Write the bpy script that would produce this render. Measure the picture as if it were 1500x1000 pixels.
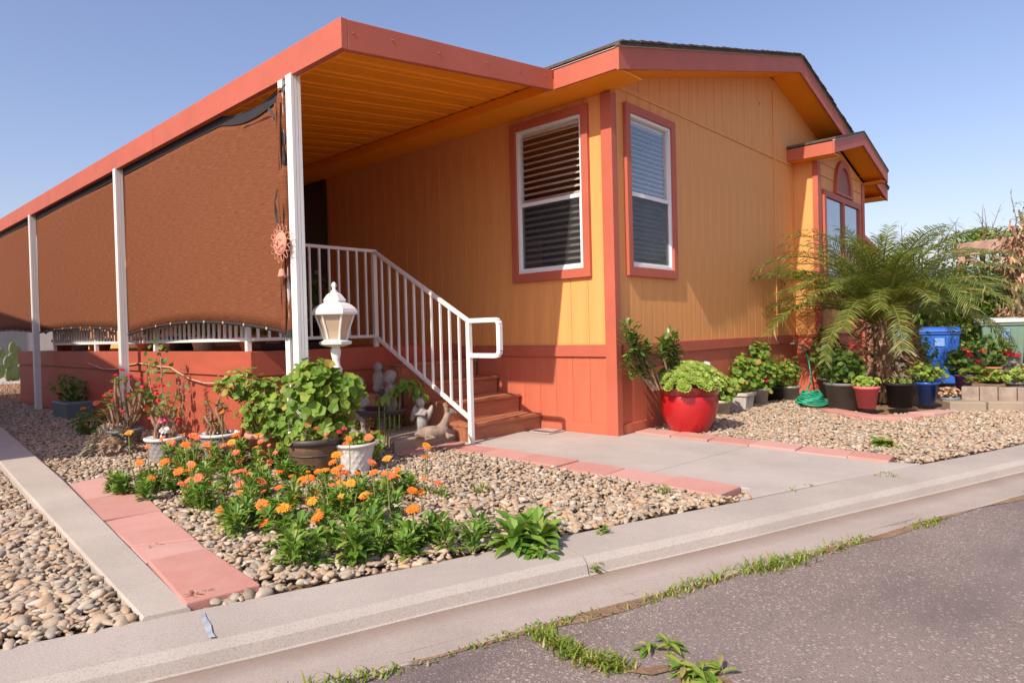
import bpy, math, random
import numpy as np
from mathutils import Vector, Matrix, Euler
random.seed(7); rng = np.random.default_rng(7)
R = math.radians
sc = bpy.context.scene
col = sc.collection
for o in list(bpy.data.objects): bpy.data.objects.remove(o)

# ------------------------------------------------------------------ camera
CAM = Vector((-5.102, -3.397, .972)); FPX = 981.4
_y, _p, _r = R(42.41), R(-.8), R(1.457)
FW = Vector((math.cos(_y)*math.cos(_p), math.sin(_y)*math.cos(_p), math.sin(_p)))
_rt = Vector((math.sin(_y), -math.cos(_y), 0)); _up = _rt.cross(FW)
RT = _rt*math.cos(_r) - _up*math.sin(_r); UP = _up*math.cos(_r) + _rt*math.sin(_r)
cd = bpy.data.cameras.new('camera'); cam = bpy.data.objects.new('camera', cd); col.objects.link(cam)
M = Matrix((RT, UP, -FW)).transposed().to_4x4(); M.translation = CAM
cam.matrix_world = M
cd.sensor_width = 36; cd.lens = FPX*36/1500; cd.clip_start = .05; cd.clip_end = 2000
sc.camera = cam
def ray(u, v): return FW + RT*((u-750)/FPX) - UP*((v-500)/FPX)
def G(u, v, z=0.):                       # photo pixel -> point on a level plane
    r = ray(u, v); t = (z-CAM.z)/r.z; return CAM + r*t
def PXp(u, v, x):                        # photo pixel -> point on plane X = x
    r = ray(u, v); t = (x-CAM.x)/r.x; return CAM + r*t
def PYp(u, v, y):
    r = ray(u, v); t = (y-CAM.y)/r.y; return CAM + r*t

# ------------------------------------------------------------------ sky, sun, exposure
LDIR = Vector((1, .155, -.92)).normalized()          # direction sunlight travels
w = bpy.data.worlds.new('World'); sc.world = w; w.use_nodes = True
nt = w.node_tree; bg = nt.nodes['Background']
sky = nt.nodes.new('ShaderNodeTexSky'); sky.sky_type = 'NISHITA'; sky.sun_disc = False
sky.sun_elevation = R(42.4); sky.sun_rotation = math.atan2(-1, -.155)
sky.altitude = 50; sky.air_density = 1.25; sky.dust_density = 1.8; sky.ozone_density = 2.0
tint = nt.nodes.new('ShaderNodeMix'); tint.data_type = 'RGBA'; tint.blend_type = 'MULTIPLY'; tint.inputs[0].default_value = 1   # slight lavender cast of the hazy air
tint.inputs[7].default_value = (1.10, .98, 1.10, 1); nt.links.new(sky.outputs[0], tint.inputs[6])
nt.links.new(tint.outputs[2], bg.inputs[0]); bg.inputs[1].default_value = .096
sd = bpy.data.lights.new('sun', 'SUN'); sd.energy = 3.3; sd.angle = R(.53); sd.color = (1, .90, .77)
so = bpy.data.objects.new('sun', sd); col.objects.link(so)
so.rotation_euler = LDIR.to_track_quat('-Z', 'Y').to_euler(); so.location = (-8, -3, 9)
sc.view_settings.view_transform = 'Standard'; sc.view_settings.look = 'None'
sc.view_settings.exposure = .76; sc.view_settings.gamma = 1

# ------------------------------------------------------------------ materials
def mat(name):
    m = bpy.data.materials.new(name); m.use_nodes = True
    n = m.node_tree; return m, n, n.nodes['Principled BSDF']
def nd(n, t, **k):
    x = n.nodes.new(t)
    for a, b in k.items(): setattr(x, a, b)
    return x
def coords(n, scale=(1, 1, 1)):
    tc = nd(n, 'ShaderNodeTexCoord'); mp = nd(n, 'ShaderNodeMapping'); mp.inputs['Scale'].default_value = scale
    n.links.new(tc.outputs['Object'], mp.inputs[0]); return mp.outputs[0]
def noise(n, vec, scale, detail=4, rough=.6):
    x = nd(n, 'ShaderNodeTexNoise'); x.inputs['Scale'].default_value = scale; x.inputs['Detail'].default_value = detail
    x.inputs['Roughness'].default_value = rough; n.links.new(vec, x.inputs['Vector']); return x.outputs['Fac']
def ramp(n, fac, stops):
    x = nd(n, 'ShaderNodeValToRGB'); e = x.color_ramp.elements
    while len(e) < len(stops): e.new(.5)
    for i, (p, c) in enumerate(stops): e[i].position = p; e[i].color = (*c, 1) if len(c) == 3 else c
    n.links.new(fac, x.inputs[0]); return x.outputs[0]
def mix(n, fac, a, b, mode='MIX'):
    x = nd(n, 'ShaderNodeMix', data_type='RGBA', blend_type=mode)
    for s, v in ((0, fac), (6, a), (7, b)):
        if hasattr(v, 'is_linked') or hasattr(v, 'links'): n.links.new(v, x.inputs[s])
        else: x.inputs[s].default_value = v if s == 0 else (*v, 1)
    return x.outputs[2]
def math_(n, op, a, b=None):
    x = nd(n, 'ShaderNodeMath', operation=op)
    for i, v in enumerate((a, b)):
        if v is None: continue
        if hasattr(v, 'links'): n.links.new(v, x.inputs[i])
        else: x.inputs[i].default_value = v
    return x.outputs[0]
def bump(n, b, h, strength=.3, dist=.01):
    x = nd(n, 'ShaderNodeBump'); x.inputs['Strength'].default_value = strength; x.inputs['Distance'].default_value = dist
    n.links.new(h, x.inputs['Height']); n.links.new(x.outputs[0], b.inputs['Normal'])
def sc3(c, k): return tuple(min(1, x*k) for x in c)
def paint(name, c, rough=.55, var=.12, scale=3., stretch=(1, 1, 1), bstr=.15, bscale=60., dirt=None, spec=.3):
    m, n, b = mat(name); v = coords(n, stretch)
    f = noise(n, v, scale, 5)
    cc = ramp(n, f, [(.3, sc3(c, 1-var)), (.7, sc3(c, 1+var*.6))])
    if dirt:
        g = noise(n, coords(n), 1.7, 6, .7); cc = mix(n, math_(n, 'MULTIPLY', math_(n, 'GREATER_THAN', g, .56), .35), cc, dirt)
    n.links.new(cc, b.inputs['Base Color']); b.inputs['Roughness'].default_value = rough
    b.inputs['Specular IOR Level'].default_value = spec
    bump(n, b, noise(n, v, bscale, 4), bstr, .004)
    return m
YEL, COR = (.78, .355, .115), (.48, .122, .073)
m_yel = paint('yellow_siding', YEL, .6, .10, 2.5, (6, 6, .35), .35, 40)
m_soff = paint('orange_soffit', (.94, .32, .012), .55, .06, 3, (1, 1, 1), .1)
m_cor = paint('coral_trim', COR, .55, .10, 2.5, (1, 1, 1), .25, 50)
m_skirt = paint('coral_skirting', (.53, .14, .078), .6, .10, 2.5, (4, 4, .5), .25, 45, (.42, .17, .11))
m_deck = paint('red_deck_paint', (.44, .10, .056), .55, .14, 2.5, (.6, .6, 3), .25, 45)
m_step = paint('step_composite', (.40, .155, .08), .65, .22, 5, (.8, 5, 9), .5, 30)
m_white = paint('white_paint', (.80, .78, .74), .4, .04, 3, (1, 1, 1), .08)
m_vinyl = paint('white_vinyl', (.78, .79, .80), .35, .03, 3, (1, 1, 1), .03)
m_conc = None
def concrete(name, c, speck=.5):
    m, n, b = mat(name); v = coords(n)
    a = noise(n, v, 1.3, 6, .65); f = noise(n, v, 170, 2)
    c1 = ramp(n, a, [(.3, sc3(c, .82)), (.68, sc3(c, 1.08))])
    c2 = mix(n, ramp(n, f, [(.38, (speck,)*3), (.5, (0, 0, 0))]), c1, sc3(c, .55))
    s = noise(n, coords(n, (1, 1, 1)), 4.5, 8, .75)
    c3 = mix(n, ramp(n, s, [(.60, (0, 0, 0)), (.74, (.35,)*3)]), c2, sc3((c[0], c[1]*.82, c[2]*.7), .7))
    n.links.new(c3, b.inputs['Base Color']); b.inputs['Roughness'].default_value = .85
    bump(n, b, noise(n, v, 220, 3), .35, .003); return m
m_conc = concrete('walk_concrete', (.45, .40, .355), .25)
m_kerb = concrete('kerb_concrete', (.42, .365, .315), .45)
m_curb = concrete('curb_concrete', (.46, .40, .335), .4)
m_gut = concrete('gutter_concrete', (.41, .34, .29), .5)
def gutter_stain(m):      # silt left by runoff along the foot of the kerb
    n = m.node_tree; b = n.nodes['Principled BSDF']; src = b.inputs['Base Color'].links[0].from_socket
    tc = nd(n, 'ShaderNodeTexCoord'); d = nd(n, 'ShaderNodeVectorMath', operation='DOT_PRODUCT'); n.links.new(tc.outputs['Object'], d.inputs[0]); d.inputs[1].default_value = (-.3249, -.9458, 0)
    t = math_(n, 'SUBTRACT', d.outputs['Value'], 2.215)
    w_ = math_(n, 'ADD', t, math_(n, 'MULTIPLY', noise(n, coords(n), 2.2, 6, .7), .12))
    f = ramp(n, w_, [(.36, (.85,)*3), (.44, (.45,)*3), (.54, (0, 0, 0))])
    n.links.new(mix(n, f, src, (.17, .095, .055)), b.inputs['Base Color'])
gutter_stain(m_gut)
m_block = concrete('weathered_block', (.36, .28, .21), .5)
def paver_mat():
    m, n, b = mat('pink_paver'); v = coords(n)
    oi = nd(n, 'ShaderNodeObjectInfo')
    c1 = ramp(n, oi.outputs['Random'], [(0, (.46, .20, .155)), (.5, (.51, .25, .205)), (1, (.54, .30, .255))])
    a = noise(n, v, 7, 7, .7)
    c2 = mix(n, ramp(n, a, [(.35, (0, 0, 0)), (.75, (.4,)*3)]), c1, (.56, .36, .31))
    n.links.new(c2, b.inputs['Base Color']); b.inputs['Roughness'].default_value = .85
    bump(n, b, noise(n, v, 130, 4), .4, .004); return m
m_paver = paver_mat()
def asphalt():
    m, n, b = mat('asphalt'); v = coords(n)
    vo = nd(n, 'ShaderNodeTexVoronoi'); vo.inputs['Scale'].default_value = 150; n.links.new(v, vo.inputs['Vector'])
    base = ramp(n, noise(n, v, .9, 6, .6), [(.3, (.165, .125, .108)), (.7, (.245, .192, .168))])
    sp = nd(n, 'ShaderNodeSeparateColor'); n.links.new(vo.outputs['Color'], sp.inputs[0])
    near = math_(n, 'LESS_THAN', vo.outputs['Distance'], .42)
    lite = math_(n, 'MULTIPLY', math_(n, 'MULTIPLY', math_(n, 'GREATER_THAN', sp.outputs[0], .45), near), sp.outputs[2])
    c1 = mix(n, math_(n, 'MULTIPLY', lite, .8), base, (.48, .37, .31))
    dark = math_(n, 'MULTIPLY', math_(n, 'LESS_THAN', sp.outputs[1], .25), near)
    c2 = mix(n, math_(n, 'MULTIPLY', dark, .6), c1, (.07, .056, .054))
    vs = coords(n, (.55, 1.6, 1)); st = noise(n, vs, 1.1, 4, .55)
    v2 = nd(n, 'ShaderNodeTexVoronoi'); v2.inputs['Scale'].default_value = 62; n.links.new(v, v2.inputs['Vector']); s2 = nd(n, 'ShaderNodeSeparateColor'); n.links.new(v2.outputs['Color'], s2.inputs[0])
    c2 = mix(n, math_(n, 'MULTIPLY', math_(n, 'MULTIPLY', math_(n, 'GREATER_THAN', s2.outputs[0], .72), math_(n, 'LESS_THAN', v2.outputs['Distance'], .33)), .6), c2, (.50, .40, .34))
    c3 = mix(n, ramp(n, st, [(.50, (0, 0, 0)), (.68, (.7,)*3)]), c2, (.10, .08, .078))
    n.links.new(c3, b.inputs['Base Color']); b.inputs['Roughness'].default_value = .8
    bump(n, b, vo.outputs['Distance'], .5, .006); return m
m_asph = asphalt()
def soil():
    m, n, b = mat('soil'); v = coords(n)
    c = ramp(n, noise(n, v, 6, 8, .7), [(.3, (.15, .085, .048)), (.55, (.25, .155, .09)), (.75, (.34, .23, .15))])
    n.links.new(c, b.inputs['Base Color']); b.inputs['Roughness'].default_value = .95
    bump(n, b, noise(n, v, 45, 6), .8, .02); return m
m_soil = soil()
def island_rand(n):
    g = nd(n, 'ShaderNodeNewGeometry'); oi = nd(n, 'ShaderNodeObjectInfo')
    return math_(n, 'FRACT', math_(n, 'ADD', g.outputs['Random Per Island'], oi.outputs['Random']))
def pebble_mat():
    m, n, b = mat('river_pebble'); r = island_rand(n)
    c = ramp(n, r, [(0, (.38, .25, .15)), (.12, (.52, .40, .27)), (.25, (.33, .29, .24)), (.36, (.48, .31, .18)), (.48, (.56, .46, .34)), (.58, (.26, .20, .15)), (.68, (.44, .38, .31)), (.78, (.50, .33, .20)), (.88, (.42, .36, .26)), (1, (.63, .55, .44))])
    v = coords(n); a = noise(n, v, 35, 5, .65)
    c2 = mix(n, .5, c, ramp(n, a, [(.3, (.45, .42, .40)), (.7, (1, .97, .92))]), 'MULTIPLY')
    n.links.new(c2, b.inputs['Base Color']); b.inputs['Roughness'].default_value = .75; return m
m_peb = pebble_mat()
def leaf_mat(name, stops, trans=.3, rough=.5, spec=.35):
    m, n, b = mat(name); r = island_rand(n)
    c = ramp(n, r, stops); n.links.new(c, b.inputs['Base Color']); b.inputs['Roughness'].default_value = rough
    b.inputs['Specular IOR Level'].default_value = spec
    t = nd(n, 'ShaderNodeBsdfTranslucent'); n.links.new(mix(n, .5, c, (.30, .42, .02)), t.inputs[0])
    ms = nd(n, 'ShaderNodeMixShader'); ms.inputs[0].default_value = trans
    n.links.new(b.outputs[0], ms.inputs[1]); n.links.new(t.outputs[0], ms.inputs[2])
    n.links.new(ms.outputs[0], n.nodes['Material Output'].inputs[0]); return m
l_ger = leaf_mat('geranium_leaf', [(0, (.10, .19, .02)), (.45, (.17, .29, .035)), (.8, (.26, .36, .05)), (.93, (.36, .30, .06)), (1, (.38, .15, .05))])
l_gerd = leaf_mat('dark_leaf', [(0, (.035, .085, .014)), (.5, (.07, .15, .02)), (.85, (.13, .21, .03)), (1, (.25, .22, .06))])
l_cal = leaf_mat('calendula_leaf', [(0, (.07, .16, .02)), (.5, (.13, .26, .03)), (.85, (.21, .34, .05)), (1, (.34, .34, .09))])
l_weed = leaf_mat('weed_leaf', [(0, (.10, .20, .02)), (.5, (.17, .28, .035)), (.8, (.27, .32, .05)), (1, (.42, .33, .12))])
l_grass = leaf_mat('gutter_grass_blade', [(0, (.11, .19, .02)), (.5, (.19, .28, .03)), (.75, (.30, .32, .05)), (1, (.46, .34, .14))])
l_palm = leaf_mat('palm_leaflet', [(0, (.10, .155, .026)), (.5, (.165, .21, .04)), (.85, (.27, .275, .065)), (1, (.44, .36, .13))], .32, .3, .6)
l_suc = leaf_mat('succulent_leaf', [(0, (.16, .27, .03)), (.5, (.25, .36, .05)), (.85, (.35, .42, .08)), (1, (.33, .22, .08))], .2, .4)
l_jade = leaf_mat('jade_leaf', [(0, (.06, .14, .02)), (.6, (.13, .22, .035)), (1, (.25, .28, .06))], .12, .3, .5)
l_hedge = leaf_mat('hedge_leaf', [(0, (.03, .07, .012)), (.5, (.07, .13, .02)), (.85, (.14, .19, .03)), (1, (.26, .24, .06))], .25, .4)
l_dry = leaf_mat('dry_leaf', [(0, (.24, .12, .06)), (.5, (.44, .24, .14)), (1, (.58, .38, .25))], .15, .8)
l_gray = leaf_mat('grey_succulent_leaf', [(0, (.22, .17, .12)), (.5, (.36, .28, .22)), (.8, (.42, .34, .30)), (1, (.30, .30, .14))], .1, .6)
def flower_mat(name, a, b_): return leaf_mat(name, [(0, a), (1, b_)], .25, .5, .2)
def petal_mat(name, a, c2):
    m, n, b = mat(name); r = island_rand(n); c = ramp(n, r, [(0, a), (1, c2)])
    n.links.new(c, b.inputs['Base Color']); b.inputs['Roughness'].default_value = .55
    t = nd(n, 'ShaderNodeBsdfTranslucent'); n.links.new(c, t.inputs[0])
    ms = nd(n, 'ShaderNodeMixShader'); ms.inputs[0].default_value = .25
    n.links.new(b.outputs[0], ms.inputs[1]); n.links.new(t.outputs[0], ms.inputs[2])
    n.links.new(ms.outputs[0], n.nodes['Material Output'].inputs[0]); return m
f_or = petal_mat('orange_petal', (.80, .16, .015), (.86, .27, .02))
f_yo = petal_mat('golden_petal', (.86, .30, .02), (.88, .42, .03))
f_red = petal_mat('red_petal', (.72, .02, .03), (.78, .05, .09))
f_pk = petal_mat('pink_petal', (.80, .10, .22), (.85, .25, .35))
f_wh = petal_mat('white_petal', (.80, .76, .72), (.85, .82, .80))
f_cor = petal_mat('coral_petal', (.80, .17, .07), (.82, .26, .12))
def plain(name, c, rough=.5, spec=.4, metal=0, var=.1, scale=6, bstr=.1, coat=0):
    m = paint(name, c, rough, var, scale, (1, 1, 1), bstr, 40, None, spec); b = m.node_tree.nodes['Principled BSDF']
    b.inputs['Metallic'].default_value = metal; b.inputs['Coat Weight'].default_value = coat; b.inputs['Coat Roughness'].default_value = .12; return m
m_black = plain('black_plastic', (.022, .021, .022), .55)
m_hem = plain('black_hem_tape', (.03, .026, .026), .6)
m_redglaze = plain('red_glaze', (.47, .010, .014), .38, .5, 0, .22, 3, .05, .25)
m_rim = plain('dark_red_glaze', (.24, .014, .012), .25, .5, 0, .25, 6, .05, .5)
m_terr = plain('terracotta', (.50, .20, .11), .8, .2, 0, .2, 8, .2)
m_pinkterr = plain('pink_terracotta', (.62, .28, .20), .8, .2, 0, .15, 8, .2)
m_pinkpl = plain('pink_plastic', (.78, .16, .17), .45)
m_bluegl = plain('blue_glaze', (.02, .10, .45), .2, .5, 0, .25, 4, .05, .5)
m_purple = plain('purple_plastic', (.22, .08, .30), .45)
m_greyp = plain('grey_plastic', (.20, .19, .18), .6, .3, 0, .2, 8)
m_bluegrey = plain('blue_grey_plastic', (.16, .20, .22), .5)
m_stonew = plain('white_pot', (.52, .47, .42), .7, .3, 0, .25, 7, .3)
m_basket = plain('grey_basket', (.31, .285, .28), .7, .3, 0, .15, 12, .2)
m_basketw = plain('white_basket', (.66, .62, .57), .6, .3, 0, .1, 12, .2)
m_barrel = plain('barrel_wood', (.15, .085, .05), .65, .3, 0, .45, 9, .3)
m_dkrim = plain('dark_rim', (.07, .055, .05), .5)
m_statue = plain('statue_stone', (.34, .30, .27), .85, .2, 0, .35, 14, .4)
m_deer = plain('deer_cast_stone', (.33, .24, .18), .85, .2, 0, .4, 12, .4)
m_hose = plain('green_hose', (.03, .33, .20), .4)
m_cord = plain('tan_cord', (.62, .40, .26), .6)
m_binb = plain('bin_blue', (.03, .13, .50), .45)
m_bing = plain('bin_green', (.16, .25, .19), .5)
m_lidg = plain('bin_lid_grey', (.48, .47, .44), .5)
m_door = plain('dark_door', (.05, .028, .02), .5)
m_wood = plain('old_timber', (.48, .30, .23), .8, .2, 0, .35, 6, .4)
m_fence = plain('fence_wood', (.30, .17, .10), .8, .2, 0, .3, 6, .4)
m_shing = plain('roof_shingle', (.11, .085, .07), .9, .2, 0, .4, 25, .6)
m_drip = plain('drip_edge', (.52, .44, .37), .5)
m_bark = plain('bark', (.20, .13, .085), .9, .2, 0, .35, 20, .6)
m_stem = plain('green_stem', (.20, .24, .06), .6)
m_thorn = plain('thorny_stem', (.30, .19, .12), .8, .2, 0, .3, 20, .4)
m_neigh = plain('neighbour_wall', (.60, .56, .50), .7)
m_lens = plain('amber_glass', (.50, .38, .26), .25, .5)
m_cactus = plain('cactus_pad', (.22, .30, .11), .6, .3, 0, .2, 9)
m_bluemark = plain('blue_paint_mark', (.40, .42, .47), .8, .2, 0, .3, 20)
m_crack = plain('dark_joint', (.06, .045, .035), .95)
def screen_mat():
    m, n, b = mat('woven_shade_cloth'); v = coords(n)
    s = noise(n, coords(n, (1, 2.2, 60)), 4.0, 4, .6)
    c = ramp(n, s, [(.3, (.20, .068, .03)), (.52, (.295, .105, .048)), (.75, (.40, .165, .085))])
    s2 = noise(n, coords(n, (1, 60, 2.0)), 3.5, 4, .6)
    c2 = mix(n, ramp(n, s2, [(.50, (0, 0, 0)), (.75, (.22,)*3)]), c, (.36, .15, .08))
    wv = nd(n, 'ShaderNodeTexWave', wave_type='BANDS', bands_direction='Z'); wv.inputs['Scale'].default_value = 48; wv.inputs['Distortion'].default_value = .3
    n.links.new(v, wv.inputs['Vector'])
    c3 = mix(n, .35, c2, ramp(n, wv.outputs['Fac'], [(0, (.55, .5, .48)), (.6, (1, 1, 1))]), 'MULTIPLY')
    sp = noise(n, v, 45, 2); c4 = mix(n, ramp(n, sp, [(.70, (0, 0, 0)), (.76, (.35,)*3)]), c3, (.62, .40, .28))
    n.links.new(c4, b.inputs['Base Color']); b.inputs['Roughness'].default_value = .8; b.inputs['Specular IOR Level'].default_value = .15
    bump(n, b, wv.outputs['Fac'], .4, .004)
    t = nd(n, 'ShaderNodeBsdfTranslucent'); n.links.new(c4, t.inputs[0]); ms = nd(n, 'ShaderNodeMixShader'); ms.inputs[0].default_value = .28    # sun filters through the weave
    n.links.new(b.outputs[0], ms.inputs[1]); n.links.new(t.outputs[0], ms.inputs[2]); n.links.new(ms.outputs[0], n.nodes['Material Output'].inputs[0]); return m
m_screen = screen_mat()
def glass_mat():
    m, n, b = mat('window_glass'); b.inputs['Base Color'].default_value = (.9, .95, 1, 1)
    b.inputs['Roughness'].default_value = .02
    t = nd(n, 'ShaderNodeBsdfTransparent'); g = nd(n, 'ShaderNodeBsdfGlossy'); g.inputs['Roughness'].default_value = .02
    fr = nd(n, 'ShaderNodeLayerWeight'); fr.inputs['Blend'].default_value = .5
    ms = nd(n, 'ShaderNodeMixShader'); n.links.new(math_(n, 'ADD', math_(n, 'MULTIPLY', math_(n, 'POWER', fr.outputs['Facing'], 3), .7), .10), ms.inputs[0])
    n.links.new(t.outputs[0], ms.inputs[1]); n.links.new(g.outputs[0], ms.inputs[2])
    n.links.new(ms.outputs[0], n.nodes['Material Output'].inputs[0]); return m
m_glass = glass_mat()
m_blind = plain('blind_slat', (.66, .61, .54), .5)
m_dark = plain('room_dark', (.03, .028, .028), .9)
m_mesh = plain('insect_screen', (.05, .055, .06), .6)
_n = m_mesh.node_tree; _t = nd(_n, 'ShaderNodeBsdfTransparent'); _m = nd(_n, 'ShaderNodeMixShader'); _m.inputs[0].default_value = .30
_n.links.new(_t.outputs[0], _m.inputs[1]); _n.links.new(_n.nodes['Principled BSDF'].outputs[0], _m.inputs[2]); _n.links.new(_m.outputs[0], _n.nodes['Material Output'].inputs[0])

# ------------------------------------------------------------------ mesh helpers
class MB:
    def __init__(s): s.v = []; s.f = []
    def add(s, vs, fs):
        o = len(s.v); s.v += [tuple(p) for p in vs]; s.f += [tuple(i+o for i in f) for f in fs]
    def box(s, a, b):
        (x0, y0, z0), (x1, y1, z1) = a, b
        s.add([(x0,y0,z0),(x1,y0,z0),(x1,y1,z0),(x0,y1,z0),(x0,y0,z1),(x1,y0,z1),(x1,y1,z1),(x0,y1,z1)],
              [(0,3,2,1),(4,5,6,7),(0,1,5,4),(1,2,6,5),(2,3,7,6),(3,0,4,7)])
    def hexa(s, b4, t4):      # bottom quad (ccw from above), top quad
        s.add(list(b4)+list(t4), [(3,2,1,0),(4,5,6,7),(0,1,5,4),(1,2,6,5),(2,3,7,6),(3,0,4,7)])
    def bar(s, p, q, wd, ht, up=(0, 0, 1)):   # rectangular bar between points
        p, q = Vector(p), Vector(q); d = (q-p).normalized(); u = Vector(up); a = d.cross(u)
        if a.length < 1e-4: a = d.cross(Vector((1, 0, 0)))
        a.normalize(); u = a.cross(d); a *= wd/2; u *= ht/2
        s.add([p-a-u, p+a-u, p+a+u, p-a+u, q-a-u, q+a-u, q+a+u, q-a+u],
              [(0,1,2,3),(7,6,5,4),(4,5,1,0),(5,6,2,1),(6,7,3,2),(7,4,0,3)])
    def prism(s, poly, ax, a, b):   # poly: 2D points in the two other axes, extruded along axis ax from a to b
        n = len(poly)
        def P(p, t):
            c = list(p); c.insert(ax, t); return tuple(c)
        vs = [P(p, a) for p in poly] + [P(p, b) for p in poly]
        s.add(vs, [tuple(range(n))[::-1], tuple(range(n, 2*n))] + [(i, (i+1) % n, n+(i+1) % n, n+i) for i in range(n)])
    def tube(s, pts, rad, n=8, cap=True):
        pts = [Vector(p) for p in pts]; k = len(pts)
        if not hasattr(rad, '__len__'): rad = [rad]*k
        ref = None; vs = []
        for i, p in enumerate(pts):
            d = (pts[min(i+1, k-1)]-pts[max(i-1, 0)]).normalized()
            if ref is None or abs(d.dot(ref)) > .98: ref = Vector((0, 0, 1)) if abs(d.z) < .9 else Vector((1, 0, 0))
            a = d.cross(ref).normalized(); b = a.cross(d); ref = b
            for j in range(n):
                t = 2*math.pi*j/n; vs.append(p+a*(math.cos(t)*rad[i])+b*(math.sin(t)*rad[i]))
        fs = [(i*n+j, i*n+(j+1) % n, (i+1)*n+(j+1) % n, (i+1)*n+j) for i in range(k-1) for j in range(n)]
        if cap: fs += [tuple(range(n))[::-1], tuple((k-1)*n+j for j in range(n))]
        s.add(vs, fs)
    def lathe(s, prof, c=(0, 0, 0), n=24, wob=None, rot=0.):
        vs = []; k = len(prof)
        for i, (r, z) in enumerate(prof):
            for j in range(n):
                t = 2*math.pi*j/n+rot; q = r*(1+(wob(i, j) if wob else 0)); vs.append((c[0]+q*math.cos(t), c[1]+q*math.sin(t), c[2]+z))
        fs = [(i*n+j, i*n+(j+1) % n, (i+1)*n+(j+1) % n, (i+1)*n+j) for i in range(k-1) for j in range(n)]
        fs += [tuple(range(n))[::-1], tuple((k-1)*n+j for j in range(n))]
        s.add(vs, fs)
    def ell(s, c, r, n=12, m=8, rot=None):
        vs = []; Rm = Euler(rot).to_matrix() if rot else None
        for i in range(m+1):
            ph = math.pi*i/m
            for j in range(n):
                t = 2*math.pi*j/n; p = Vector((r[0]*math.sin(ph)*math.cos(t), r[1]*math.sin(ph)*math.sin(t), -r[2]*math.cos(ph)))
                if Rm: p = Rm @ p
                vs.append((c[0]+p.x, c[1]+p.y, c[2]+p.z))
        s.add(vs, [(i*n+j, i*n+(j+1) % n, (i+1)*n+(j+1) % n, (i+1)*n+j) for i in range(m) for j in range(n)])
    def leaf(s, b, d, L, W, droop=.3, fold=.15, up=Vector((0, 0, 1))):   # lance leaf with a folded midrib
        d = d.normalized(); a = d.cross(up)
        if a.length < .05: a = d.cross(Vector((1, 0, 0)))
        a.normalize(); nrm = a.cross(d)
        def c(t): return b+d*(L*t)-nrm*0+Vector((0, 0, -1))*(droop*L*t*t)
        h = nrm*(fold*W)
        c1, c2, tip = c(.35), c(.72), c(1)
        s.add([b, c1-a*W*.42+h, c1, c1+a*W*.42+h, c2-a*W*.5+h, c2, c2+a*W*.5+h, tip],
              [(0,2,1),(0,3,2),(1,2,5,4),(2,3,6,5),(4,5,7),(5,6,7)])
    def rleaf(s, c, nrm, r, lobes=5, cup=.25):      # round scalloped leaf
        nrm = nrm.normalized(); a = nrm.cross(Vector((random.uniform(-1, 1), random.uniform(-1, 1), random.uniform(-.3, .3)))).normalized(); b = nrm.cross(a)
        k = lobes*2; vs = [c-nrm*(cup*r)]
        for i in range(k):
            t = 2*math.pi*i/k; q = r*(1.0 if i % 2 == 0 else .84); vs.append(c+a*(q*math.cos(t))+b*(q*math.sin(t))+nrm*(random.uniform(-.12, .12)*r))
        s.add(vs, [(0, 1+i, 1+(i+1) % k) for i in range(k)])
    def mesh(s, name, m, smooth=False, off=(0, 0, 0)):
        me = bpy.data.meshes.new(name); ox, oy, oz = off
        me.from_pydata([(x-ox, y-oy, z-oz) for x, y, z in s.v], [], s.f)
        if m: me.materials.append(m)
        if smooth: me.polygons.foreach_set('use_smooth', [True]*len(me.polygons))
        me.update(); return me
    def build(s, name, m, parent=None, smooth=False, bevel=0, kind=None, label=None):
        off = root_loc(parent) if parent else (0, 0, 0)
        o = bpy.data.objects.new(name, s.mesh(name, m, smooth, off)); col.objects.link(o)
        if parent: o.parent = parent
        if bevel:
            bv = o.modifiers.new('bevel', 'BEVEL'); bv.width = bevel; bv.segments = 2; bv.limit_method = 'ANGLE'
        if kind: o['kind'] = kind
        if label: o['label'] = label
        return o
def root_loc(o):
    p = Vector((0, 0, 0))
    while o: p += o.location; o = o.parent
    return p
def thing(name, label, cat, loc=(0, 0, 0), group=None):
    o = bpy.data.objects.new(name, None); col.objects.link(o); o.location = loc; o.empty_display_size = .1
    o['label'] = label; o['category'] = cat
    if group: o['group'] = group
    return o
def tag(o, label, cat, group=None):
    o['label'] = label; o['category'] = cat
    if group: o['group'] = group
    return o
def struct(o): o['kind'] = 'structure'; return o
def inst(me, name, parent, loc, rot=(0, 0, 0), scale=(1, 1, 1)):     # loc in world coordinates
    o = bpy.data.objects.new(name, me); col.objects.link(o)
    if parent: o.parent = parent
    o.location = Vector(loc)-root_loc(parent); o.rotation_euler = rot; o.scale = scale; return o
def one(fn, *a, **k):
    b = MB(); getattr(b, fn)(*a, **k); return b

# ================================================================== GROUND
KS = Vector((.9458, -.3249, 0)); KT = Vector((-.3249, -.9458, 0)); K0 = Vector((-4.65, -.745, 0))
def K(s, t, z=0.): p = K0+KS*s+KT*t; return (p.x, p.y, z)
b = MB(); b.add([(-300,-300,-.10),(300,-300,-.10),(300,300,-.10),(-300,300,-.10)], [(0,1,2,3)])
struct(b.build('ground', m_soil))
b = MB(); b.add([K(-14,0,-.022), K(45,0,-.022), (60,60,-.022), (-30,60,-.022)], [(0,1,2,3)]); struct(b.build('yard_soil', m_soil))
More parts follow.
